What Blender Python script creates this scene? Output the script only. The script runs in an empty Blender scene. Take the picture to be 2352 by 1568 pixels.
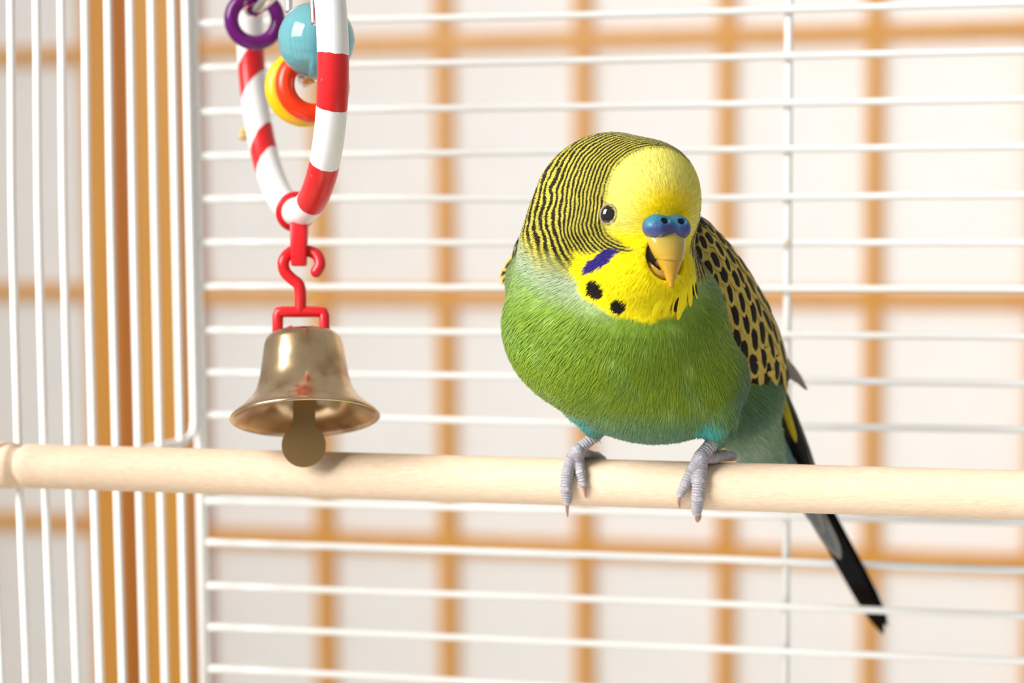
import bpy, bmesh, math, random
import numpy as np
from mathutils import Matrix, Vector

random.seed(4)
rng = np.random.default_rng(7)
sc = bpy.context.scene
COL = sc.collection

# ------------------------------------------------------------------ camera
F_PX = 4294.0                       # focal length in pixels of the 2352 x 1568 frame
PITCH, ROLL = 0.0805, -0.00657
CAM_POS = np.array([0.0, 0.0, 1.25])   # metres
FOCUS_CM = 38.7
_cp, _sp = math.cos(PITCH), math.sin(PITCH)
_fw = np.array([0, _cp, -_sp]); _up0 = np.array([0, _sp, _cp]); _rt0 = np.array([1.0, 0, 0])
_rt = math.cos(ROLL) * _rt0 + math.sin(ROLL) * _up0
_up = -math.sin(ROLL) * _rt0 + math.cos(ROLL) * _up0
CAM_R = np.stack([_rt, _up, -_fw], 1)   # camera space -> world

cam_data = bpy.data.cameras.new('camera')
cam = bpy.data.objects.new('camera', cam_data)
COL.objects.link(cam)
m = Matrix.Identity(4)
for i in range(3):
    for j in range(3):
        m[i][j] = CAM_R[i, j]
    m[i][3] = CAM_POS[i]
cam.matrix_world = m
cam_data.sensor_width = 36.0
cam_data.lens = F_PX / 2352 * 36.0
cam_data.clip_start = 0.01
cam_data.clip_end = 50
cam_data.dof.use_dof = True
cam_data.dof.focus_distance = FOCUS_CM / 100
cam_data.dof.aperture_fstop = 10.2
sc.camera = cam

# ------------------------------------------------------------------ light
world = bpy.data.worlds.new('world'); sc.world = world
world.use_nodes = True
bg = world.node_tree.nodes['Background']
bg.inputs[0].default_value = (1.0, 0.985, 0.96, 1)
bg.inputs[1].default_value = 0.33

def area_light(name, loc, target, size, power, color=(1, 1, 1)):
    d = bpy.data.lights.new(name, 'AREA'); d.shape = 'RECTANGLE'
    d.size, d.size_y = size; d.energy = power; d.color = color
    o = bpy.data.objects.new(name, d); COL.objects.link(o)
    o.location = loc
    o.rotation_euler = (Vector(target) - Vector(loc)).to_track_quat('-Z', 'Y').to_euler()
    return o

area_light('key_light', (-0.90, -0.14, 1.76), (0.0, 0.42, 1.2), (0.7, 0.7), 14.8, (1.0, 0.98, 0.95)).data.spread = math.radians(125)  # unseen soft key light, spread narrowed to keep the left background dimmer
# daylight falling on the far side of the paper screens
area_light('daylight_behind_screens', (1.05, 2.75, 1.75), (0.35, 1.55, 1.25), (1.3, 1.3), 56, (1.0, 0.99, 0.975))

sc.view_settings.view_transform = 'Standard'
sc.view_settings.look = 'None'
sc.view_settings.gamma = 1.0
sc.view_settings.use_curve_mapping = False
sc.view_settings.exposure = 0.3

# ------------------------------------------------------------------ helpers
def cs(px, py, d):
    """camera-space point (cm) of a pixel at axial distance d (cm)"""
    return np.array([(px - 1176) * d / F_PX, -(py - 784) * d / F_PX, -d], float)

def to_world(P):
    """camera-space cm -> world metres"""
    return np.asarray(P, float) @ CAM_R.T * 0.01 + CAM_POS

def W(px, py, d):
    return to_world(cs(px, py, d))

MATS = {}
def new_mat(name):
    m = bpy.data.materials.new(name); m.use_nodes = True
    nt = m.node_tree
    b = nt.nodes['Principled BSDF']
    MATS[name] = m
    return m, nt, b

def simple_mat(name, color, rough=0.5, metal=0.0, **kw):
    m, nt, b = new_mat(name)
    b.inputs['Base Color'].default_value = (*color, 1)
    b.inputs['Roughness'].default_value = rough
    b.inputs['Metallic'].default_value = metal
    for k, v in kw.items():
        b.inputs[k.replace('_', ' ')].default_value = v
    return m

def node(nt, typ, **kw):
    n = nt.nodes.new(typ)
    for k, v in kw.items():
        setattr(n, k, v)
    return n

def ramp(nt, stops):
    r = nt.nodes.new('ShaderNodeValToRGB')
    e = r.color_ramp.elements
    while len(e) < len(stops):
        e.new(0.5)
    for i, (p, c) in enumerate(stops):
        e[i].position = p; e[i].color = (*c, 1)
    return r

def empty(name, loc):
    o = bpy.data.objects.new(name, None)
    o.empty_display_size = 0.01
    COL.objects.link(o); o.location = loc
    return o

def tag(o, label=None, cat=None, group=None, kind=None):
    if label: o['label'] = label
    if cat: o['category'] = cat
    if group: o['group'] = group
    if kind: o['kind'] = kind
    return o

def mesh_from(name, verts, faces, smooth=True):
    me = bpy.data.meshes.new(name)
    me.from_pydata([tuple(map(float, v)) for v in verts], [], [tuple(map(int, f)) for f in faces])
    me.update()
    if smooth:
        me.polygons.foreach_set('use_smooth', np.ones(len(me.polygons), bool))
    return me

def world_loc(o):
    v = np.zeros(3)
    while o is not None:
        v += np.array(o.location); o = o.parent
    return v

def obj(name, verts_w, faces, mat, parent=None, origin=None, smooth=True):
    """mesh object from WORLD-space metres; origin = world location of the object"""
    if origin is None:
        origin = world_loc(parent) if parent is not None else np.mean(verts_w, 0)
    V = np.asarray(verts_w, float) - np.asarray(origin)
    me = mesh_from(name, V, faces, smooth)
    if mat is not None:
        me.materials.append(mat)
    o = bpy.data.objects.new(name, me); COL.objects.link(o)
    if parent is not None:
        o.parent = parent
        o.location = Vector(np.asarray(origin) - world_loc(parent))
    else:
        o.location = Vector(origin)
    return o

def frame_along(P, closed=False):
    n = len(P)
    T = np.zeros_like(P)
    for i in range(n):
        a = P[(i - 1) % n] if (closed or i > 0) else P[i]
        b = P[(i + 1) % n] if (closed or i < n - 1) else P[i]
        T[i] = (b - a) / np.linalg.norm(b - a)
    N = np.zeros_like(P)
    ref = np.array([0, 0, 1.0]) if abs(T[0][2]) < 0.9 else np.array([1.0, 0, 0])
    v = ref - T[0] * (ref @ T[0]); N[0] = v / np.linalg.norm(v)
    for i in range(1, n):
        v = N[i - 1] - T[i] * (N[i - 1] @ T[i]); N[i] = v / np.linalg.norm(v)
    return T, N, np.cross(T, N)

def tube(P, r, seg=12, closed=False, cap=True, flat=(1, 1)):
    """returns verts, faces; r scalar or per-point"""
    P = np.asarray(P, float); n = len(P)
    r = np.broadcast_to(np.asarray(r, float), (n,))
    T, N, B = frame_along(P, closed)
    a = np.linspace(0, 2 * np.pi, seg, endpoint=False)
    V = P[:, None, :] + r[:, None, None] * (flat[0] * np.cos(a)[None, :, None] * N[:, None, :] + flat[1] * np.sin(a)[None, :, None] * B[:, None, :])
    V = V.reshape(-1, 3); Fc = []
    m_ = n if closed else n - 1
    for i in range(m_):
        j = (i + 1) % n
        for k in range(seg):
            l = (k + 1) % seg
            Fc.append((i * seg + k, i * seg + l, j * seg + l, j * seg + k))
    if not closed and cap:
        Fc.append(tuple(range(seg - 1, -1, -1)))
        Fc.append(tuple(range((n - 1) * seg, n * seg)))
    return V, Fc

def round_tube(P, r, seg=12, k=4):
    """tube with hemispherical ends"""
    P = np.asarray(P, float)
    r = np.broadcast_to(np.asarray(r, float), (len(P),)).copy()
    t0 = (P[0] - P[1]) / np.linalg.norm(P[0] - P[1]); t1 = (P[-1] - P[-2]) / np.linalg.norm(P[-1] - P[-2])
    a = np.linspace(0.12, np.pi / 2, k, endpoint=False)
    pre = [P[0] + t0 * r[0] * math.cos(x) for x in a]; pr = [r[0] * math.sin(x) for x in a]
    post = [P[-1] + t1 * r[-1] * math.cos(x) for x in a[::-1]]; po = [r[-1] * math.sin(x) for x in a[::-1]]
    return tube(np.array(pre + list(P) + post), np.array(pr + list(r) + po), seg)

def spline(P, n, closed=False):
    """Catmull-Rom resample through points"""
    P = np.asarray(P, float); m_ = len(P)
    out = []
    segs = m_ if closed else m_ - 1
    for t in np.linspace(0, segs, n, endpoint=not closed):
        i = min(int(t), segs - 1); u = t - i
        def g(k):
            return P[k % m_] if closed else P[min(max(k, 0), m_ - 1)]
        p0, p1, p2, p3 = g(i - 1), g(i), g(i + 1), g(i + 2)
        out.append(0.5 * ((2 * p1) + (-p0 + p2) * u + (2 * p0 - 5 * p1 + 4 * p2 - p3) * u * u + (-p0 + 3 * p1 - 3 * p2 + p3) * u ** 3))
    return np.array(out)

def lathe(profile, seg=48, close=False):
    """profile [(r,z)] around +Z"""
    prof = np.asarray(profile, float)
    a = np.linspace(0, 2 * np.pi, seg, endpoint=False)
    V = np.stack([prof[:, None, 0] * np.cos(a), prof[:, None, 0] * np.sin(a), np.repeat(prof[:, 1:2], seg, 1)], -1).reshape(-1, 3)
    Fc = []
    n = len(prof)
    for i in range(n if close else n - 1):
        j = (i + 1) % n
        for k in range(seg):
            l = (k + 1) % seg
            Fc.append((i * seg + k, i * seg + l, j * seg + l, j * seg + k))
    return V, Fc

def bevel_box(size, bev=0.0, seg=2):
    bm = bmesh.new()
    bmesh.ops.create_cube(bm, size=1)
    for v in bm.verts:
        v.co = Vector((v.co.x * size[0], v.co.y * size[1], v.co.z * size[2]))
    if bev:
        bmesh.ops.bevel(bm, geom=bm.edges[:], offset=bev, segments=seg, affect='EDGES', profile=0.5)
    bm.verts.index_update()
    V = np.array([v.co[:] for v in bm.verts]); Fc = [[v.index for v in f.verts] for f in bm.faces]
    bm.free()
    return V, Fc

def basis_from(z, x_hint):
    z = np.asarray(z, float) / np.linalg.norm(z)
    x = np.asarray(x_hint, float) - z * (np.asarray(x_hint, float) @ z); x /= np.linalg.norm(x)
    return np.stack([x, np.cross(z, x), z], 1)

# ------------------------------------------------------------------ materials of the setting
def wood_mat(name, c0, c1, rough=0.55, scale=(1, 1, 1), fine=220.0, bump=0.05):
    m, nt, b = new_mat(name)
    tc = node(nt, 'ShaderNodeTexCoord'); mp = node(nt, 'ShaderNodeMapping')
    mp.inputs['Scale'].default_value = scale
    nt.links.new(tc.outputs['Object'], mp.inputs[0])
    n1 = node(nt, 'ShaderNodeTexNoise'); n1.inputs['Scale'].default_value = fine; n1.inputs['Detail'].default_value = 5
    n1.inputs['Roughness'].default_value = 0.65
    nt.links.new(mp.outputs[0], n1.inputs['Vector'])
    r = ramp(nt, [(0.3, c0), (0.72, c1)])
    nt.links.new(n1.outputs['Fac'], r.inputs[0])
    nt.links.new(r.outputs[0], b.inputs['Base Color'])
    b.inputs['Roughness'].default_value = rough
    bp = node(nt, 'ShaderNodeBump'); bp.inputs['Strength'].default_value = bump; bp.inputs['Distance'].default_value = 0.001
    nt.links.new(n1.outputs['Fac'], bp.inputs['Height']); nt.links.new(bp.outputs[0], b.inputs['Normal'])
    return m

M_SHOJI = wood_mat('shoji_wood', (0.76, 0.33, 0.045), (0.86, 0.42, 0.08), 0.45, (60, 60, 3), 1.0)
M_SHOJI_REDDISH = wood_mat('shoji_reddish', (0.40, 0.13, 0.045), (0.48, 0.17, 0.06), 0.5, (60, 60, 3), 1.0)
M_GAP_SHADE = wood_mat('gap_shade_brown', (0.36, 0.11, 0.02), (0.46, 0.16, 0.035), 0.5, (60, 60, 3), 1.0)  # brown for the shade in the gap between two screens
M_PERCH = wood_mat('perch_wood', (0.74, 0.54, 0.37), (0.85, 0.67, 0.49), 0.6, (420, 2000, 2000), 1.0, 0.2)
def paper_mat():
    m, nt, b = new_mat('shoji_paper')
    tc = node(nt, 'ShaderNodeTexCoord')
    n1 = node(nt, 'ShaderNodeTexNoise'); n1.inputs['Scale'].default_value = 40; n1.inputs['Detail'].default_value = 6
    nt.links.new(tc.outputs['Object'], n1.inputs['Vector'])
    r = ramp(nt, [(0.3, (0.86, 0.85, 0.84)), (0.7, (0.90, 0.89, 0.88))])
    nt.links.new(n1.outputs['Fac'], r.inputs[0]); nt.links.new(r.outputs[0], b.inputs['Base Color'])
    b.inputs['Roughness'].default_value = 0.9
    tr = node(nt, 'ShaderNodeBsdfTranslucent'); tr.inputs['Color'].default_value = (.95, .94, .93, 1)
    mx = node(nt, 'ShaderNodeMixShader'); mx.inputs[0].default_value = .35
    out = nt.nodes['Material Output']
    nt.links.new(b.outputs[0], mx.inputs[1]); nt.links.new(tr.outputs[0], mx.inputs[2]); nt.links.new(mx.outputs[0], out.inputs[0])
    return m
M_PAPER = paper_mat()
M_WIRE = simple_mat('white_enamel', (0.86, 0.86, 0.84), 0.35)
M_TATAMI = wood_mat('tatami', (0.42, 0.36, 0.2), (0.52, 0.45, 0.27), 0.8, (30, 300, 1), 1.0)

# ------------------------------------------------------------------ floor and sliding paper screens
def plain_box(name, c, size, mat, parent=None, rotz=0.0, bev=0.0):
    V, Fc = bevel_box(size, bev)
    R = np.array([[math.cos(rotz), -math.sin(rotz), 0], [math.sin(rotz), math.cos(rotz), 0], [0, 0, 1]])
    return obj(name, V @ R.T + np.asarray(c), Fc, mat, parent, smooth=False)

SH_D = 170.0                                   # cm, distance unit of the fitted screen plane
A_SH = 0.2117
u_s = np.array([math.cos(A_SH), -math.sin(A_SH), 0]); n_s = np.array([-math.sin(A_SH), -math.cos(A_SH), 0])  # along / towards camera
S0 = np.array([-0.0352, 1.0, 0]) * SH_D        # under lattice bar at x=1015 px
CELL_W, CELL_H = 0.0748 * SH_D, 0.1341 * SH_D
Z_TOPBAR = 0.0780 * SH_D
def shp(a, off, z):
    """screen plane point: a cm along, off cm towards camera, z cm relative to camera height -> world m"""
    return (S0 + a * u_s + off * n_s + np.array([0, 0, z])) * 0.01 + CAM_POS

floor = plain_box('floor', (0, 0.9, -0.01), (6, 5, 0.02), M_TATAMI)
tag(floor, kind='structure')

def sliding_screen(name, a0, a1, off, vbars, label, stile_l, stile_r, z0=-123.0, z1=70.0):
    root = empty(name, shp((a0 + a1) / 2, off, -123.0)); tag(root, label, kind='structure')
    rz = -A_SH
    hz = [Z_TOPBAR - k * CELL_H for k in range(-2, 6)]
    hz = [z for z in hz if z0 + 6 < z < z1 - 6]
    def bx(nm, ac, oc, zc, sa, so, sz, mat, bev=0.0):
        return plain_box(nm, shp(ac, oc, zc), (sa * .01, so * .01, sz * .01), mat, root, rz, bev * .01)
    zc, zh = (z0 + z1) / 2, z1 - z0
    bx('stile', a0 + stile_l / 2, off, zc, stile_l, 3.0, zh, M_SHOJI, .2)
    bx('stile', a1 - stile_r / 2, off, zc, stile_r, 3.0, zh, M_SHOJI, .2)
    il, ir = a0 + stile_l, a1 - stile_r
    bx('rail', (il + ir) / 2, off, z0 + 3, ir - il, 2.8, 6, M_SHOJI, .2)
    bx('rail', (il + ir) / 2, off, z1 - 3, ir - il, 2.8, 6, M_SHOJI, .2)
    for v in vbars:
        bx('lattice_bar', v, off + .1, zc, 1.5, 1.5, zh - 12, M_SHOJI)
    for z in hz:
        bx('lattice_rail', (il + ir) / 2, off + .3, z, ir - il, 1.3, 1.5, M_SHOJI)
    xs = [il] + list(vbars) + [ir]; zs = sorted([z0 + 6] + hz + [z1 - 6])
    cache = {}
    for i in range(len(xs) - 1):
        for k in range(len(zs) - 1):
            w_, h_ = xs[i + 1] - xs[i], zs[k + 1] - zs[k]
            if w_ < 1: continue
            key = (round(w_, 2), round(h_, 2)); c = shp((xs[i] + xs[i + 1]) / 2, off - .75, (zs[k] + zs[k + 1]) / 2)
            if key not in cache:
                o = plain_box('pane', c, (w_ * .01, .0012, h_ * .01), M_PAPER, root, rz)
                o.location = Vector(c - world_loc(root))
                me = o.data
                for v in me.vertices:
                    v.co = v.co - (Vector(c) - Vector(world_loc(root)))
                cache[key] = me
            else:
                o = bpy.data.objects.new('pane', cache[key]); COL.objects.link(o); o.parent = root
                o.location = Vector(c - world_loc(root))
    return root, bx

r_screen, bxr = sliding_screen('door_1', -29.8, 4 * CELL_W + 5.0, 0.0, [-CELL_W + 0.9, 0, CELL_W, 2 * CELL_W, 3 * CELL_W],
    'white paper sliding screen with orange wood lattice behind the budgerigar', 5.2, 4.6)
bxr('dark_strip', -24.2, 0.15, -26.5, 1.5, 2.6, 193, M_SHOJI_REDDISH)  # darker reddish strip along the left stile's inner edge
l_screen, bxl = sliding_screen('door_2', -118.0, -33.2, -4.2, [-33.2 - 3.4 - k * CELL_W for k in range(1, 6)],
    'greyer paper sliding screen with wide post at the far left behind the cage bars', 5.0, 3.4)
bxl('dark_strip', -31.4, -4.6, -26.5, 3.2, 1.6, 193, M_GAP_SHADE)  # shadow gap between the screens, put in as a dark brown strip

sliding_screen('door_3', 4 * CELL_W + 3.0, 4 * CELL_W + 90.0, -4.2, [4 * CELL_W + 7.6 + k * CELL_W for k in range(1, 6)],
    'paper sliding screen with orange wood lattice beyond the right edge of the first screen', 4.6, 4.6)

# ------------------------------------------------------------------ bird cage
CG = 51.2
A_BK, A_SD = 0.2002, 0.4134
u_b = np.array([math.cos(A_BK), -math.sin(A_BK), 0]); u_d = np.array([-math.sin(A_SD), -math.cos(A_SD), 0])
CORNER = np.array([-0.16824, 1.0, 0]) * CG
WIRE_DZ = 0.023125 * CG; WIRE_Z0 = 0.08884 * CG; SIDE_DX = 0.018826 * CG
BACK_W = 38.0; SIDE_L = 25.2
CG_BOT, CG_TOP = -17.2, 17.0
def cgp(P): return np.asarray(P, float) * 0.01 + CAM_POS
cage = empty('birdcage', cgp(CORNER + 0.5 * BACK_W * u_b + 0.5 * SIDE_L * u_d + np.array([0, 0, -20.5])))
tag(cage, 'white wire birdcage of thin enamelled bars around the perch', 'birdcage')
def wire(name, P, r, n=None, seg=10):
    P = np.array([cgp(p) for p in P])
    V, Fc = tube(P, r * 0.01, seg)
    return obj(name, V, Fc, M_WIRE, cage)
zv = lambda z: np.array([0, 0, z])
inn = np.array([u_b[1], -u_b[0], 0]) * 1.0   # towards the inside of the cage (camera side) from the back wall
if inn[1] > 0: inn = -inn
# horizontal back wires: slightly wavy as hand-welded wire is
for k in range(-10, 19):
    z = WIRE_Z0 - k * WIRE_DZ
    if z < CG_BOT + .5 or z > CG_TOP: continue
    jit = rng.normal(0, 0.018, 5)
    ts = np.linspace(0.1, BACK_W - .1, 9)
    P = [CORNER + t * u_b + zv(z + jit[i // 2]) for i, t in enumerate(ts)]
    wire('horizontal_wire', spline(P, 17), 0.095)
M_SPECK = simple_mat('dried_speck', (.62, .52, .34), .8)
for kk, tt in ((3, 12.3), (5, 16.05)):                     # dried crumbs stuck to two wires
    q = CORNER + tt * u_b + zv(WIRE_Z0 - kk * WIRE_DZ + .02) + inn * .07
    Vs, Fs = lathe([(1e-4, -1)] + [(math.sin(t), -math.cos(t)) for t in np.linspace(.3, math.pi - .3, 5)] + [(1e-4, 1)], 10)
    obj('crumb', cgp(Vs * [.11, .07, .075] * (1 + .15 * np.sin(Vs[:, :1] * 5)) + q), Fs, M_SPECK, cage)
V_AT = 0.31276 * CG
for t in (V_AT,):
    wire('vertical_wire', [CORNER + t * u_b - inn * .19 + zv(CG_BOT), CORNER + t * u_b - inn * .19 + zv(CG_TOP)], 0.105)
wire('corner_post', [CORNER + zv(CG_BOT), CORNER + zv(CG_TOP)], 0.16, seg=14)
wire('corner_post', [CORNER + BACK_W * u_b + zv(CG_BOT), CORNER + BACK_W * u_b + zv(CG_TOP)], 0.16, seg=14)
for i in range(1, 26):
    P0 = CORNER + i * SIDE_DX * u_d
    # the long bars bow a little
    pts = []
    for z in np.linspace(CG_BOT, CG_TOP, 15):
        y_img = 784 - F_PX * (z + math.tan(PITCH) * P0[1]) / P0[1]
        bow = float(np.interp(y_img, [-300, 0, 520, 1140, 1568, 1900], [10, 7, -4.5, -4.5, 1.5, 3])) * min(i / 8, 1.2) * .0102
        pts.append(P0 + zv(z) + np.array([bow, 0, 0]))
    wire('side_bar', spline(pts, 29), 0.1, seg=12)
# bent frame wire of the upper side panel, coming off the corner post just above the perch
_zb = -(1003 - 784) / F_PX * CG - math.tan(PITCH) * CG
u_o = np.array([-u_d[1], u_d[0], 0]);  u_o = u_o if u_o[0] < 0 else -u_o   # outwards from the side wall
P = [CORNER + u_o * .0 + u_d * .28 + zv(CG_TOP), CORNER + u_d * .28 + zv(_zb + .5), CORNER + u_d * .36 + zv(_zb + .18), CORNER + u_d * .7 + zv(_zb), CORNER + u_d * 1.6 + u_o * .1 + zv(_zb), CORNER + u_d * 14 + u_o * .19 + zv(_zb), CORNER + u_d * SIDE_L + u_o * .19 + zv(_zb)]
wire('side_panel_frame', P, 0.1)
# rails, roof frame, plastic tray that close the cage above and below
FR = CORNER + SIDE_L * u_d
for z in (CG_BOT, CG_TOP):
    wire('frame_rail', [CORNER + zv(z), CORNER + BACK_W * u_b + zv(z)], 0.16)
    wire('frame_rail', [CORNER + zv(z), FR + zv(z)], 0.16)
    wire('frame_rail', [FR + zv(z), FR + BACK_W * u_b + zv(z)], 0.16)
    wire('frame_rail', [CORNER + BACK_W * u_b + zv(z), FR + BACK_W * u_b + zv(z)], 0.16)
for q in (FR, FR + BACK_W * u_b):
    wire('corner_post', [q + zv(CG_BOT), q + zv(CG_TOP)], 0.16)
for k in range(1, 21):
    q = CORNER + k * SIDE_L / 21 * u_d
    wire('roof_wire', [q + zv(CG_TOP), q + BACK_W * u_b + zv(CG_TOP)], 0.095, seg=8)
def prism(poly, z0, z1):
    n = len(poly)
    V = [cgp(p + zv(z0)) for p in poly] + [cgp(p + zv(z1)) for p in poly]
    Fc = [tuple(range(n - 1, -1, -1)), tuple(range(n, 2 * n))] + [(i, (i + 1) % n, n + (i + 1) % n, n + i) for i in range(n)]
    return np.array(V), Fc
M_TRAY = simple_mat('tray_plastic', (0.80, 0.79, 0.76), 0.4)
e1, e2 = u_b * .6, -u_d * .6
poly = [CORNER - e1 + e2, FR - e1 - e2, FR + BACK_W * u_b + e1 - e2, CORNER + BACK_W * u_b + e1 + e2]
V, Fc = prism(poly, -20.5, CG_BOT - .1)
obj('tray', V, Fc, M_TRAY, cage, smooth=False)
# low table that carries the cage
M_TABLE = wood_mat('table_wood', (0.32, 0.17, 0.07), (0.45, 0.26, 0.12), 0.45, (6, 60, 60), 1.0)
ctr = CORNER + 0.5 * BACK_W * u_b + 0.5 * SIDE_L * u_d
table = empty('side_table', cgp(np.array([ctr[0], ctr[1], -125.0])))
tag(table, 'brown wooden side table standing on the floor under the birdcage', 'table')
plain_box('tabletop', cgp(ctr + zv(-22.0)), (.50, .40, .03), M_TABLE, table, -A_BK, .003)
Rz = np.array([[math.cos(-A_BK), -math.sin(-A_BK), 0], [math.sin(-A_BK), math.cos(-A_BK), 0], [0, 0, 1]])
for sx in (-1, 1):
    for sy in (-1, 1):
        plain_box('leg', cgp(ctr + Rz @ np.array([sx * 22.0, sy * 17.0, 0]) + zv((-23.5 - 125) / 2)), (.035, .035, 1.015), M_TABLE, table, -A_BK, .002)

# ------------------------------------------------------------------ perch
PR = 0.52                                              # radius, cm
pA = cs(75, 1070, 43.8); pB = cs(2150, 1131, 39.5)
p_dir = (pB - pA) / np.linalg.norm(pB - pA)
def perch_at(px):
    """camera-space axis point of the perch under pixel column px"""
    k = (px - 1176) / F_PX
    t = (-k * pA[2] - pA[0]) / (p_dir[0] + k * p_dir[2])
    return pA + t * p_dir
def make_perch():
    L0 = perch_at(-40); L1 = pA + p_dir * 36.0
    n0 = perch_at(48)
    s_n = (n0 - L0) @ p_dir; Ltot = (L1 - L0) @ p_dir
    prof = [(0, .36), (.06, .46), (.16, PR + .015), (s_n - .22, PR + .03), (s_n - .12, PR - .005), (s_n - .06, PR - .08), (s_n + .06, PR - .08), (s_n + .13, PR - .012), (s_n + .3, PR)]
    prof += [(s, PR) for s in np.linspace(s_n + 1, Ltot - .1, 24)] + [(Ltot, PR - .08)]
    P = np.array([L0 + p_dir * s for s, _ in prof]); r = np.array([q for _, q in prof])
    V, Fc = tube(to_world(P), r * .01, 48)
    # object frame along the perch so that the grain follows it
    Xw = CAM_R @ p_dir; R = basis_from(np.cross(Xw, [0, 0, 1.0]), Xw)
    org = to_world(L0)
    me = mesh_from('wooden_perch', (V - org) @ R, Fc)
    me.materials.append(M_PERCH)
    o = bpy.data.objects.new('wooden_perch', me); COL.objects.link(o)
    mm = Matrix.Identity(4)
    for i in range(3):
        for j in range(3): mm[i][j] = R[i, j]
        mm[i][3] = org[i]
    o.matrix_world = mm
    return o
perch = make_perch()
tag(perch, 'pale round wooden perch running across the cage under the bird', 'perch')

# ------------------------------------------------------------------ hanging toy
def glassy(name, color, rough=0.12, trans=0.6, ior=1.46):
    m, nt, b = new_mat(name)
    b.inputs['Base Color'].default_value = (*color, 1); b.inputs['Roughness'].default_value = rough
    b.inputs['Transmission Weight'].default_value = trans; b.inputs['IOR'].default_value = ior
    return m
M_PURPLE = glassy('purple_plastic', (0.20, 0.006, 0.24), .14, .5)
M_BLUE = glassy('turquoise_plastic', (0.22, 0.60, 0.68), .1, .55)
M_ORANGE = simple_mat('orange_plastic', (0.93, 0.038, 0.0), .3)
M_YELLOWP = simple_mat('yellow_plastic', (0.90, 0.53, 0.0), .35)
M_AMBER = glassy('amber_plastic', (0.80, 0.56, 0.20), .2, .15)
M_REDP = simple_mat('red_plastic', (0.72, 0.012, 0.018), .28)
M_CHROME = simple_mat('chrome_wire', (0.80, 0.79, 0.77), .16, 1.0)

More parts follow.
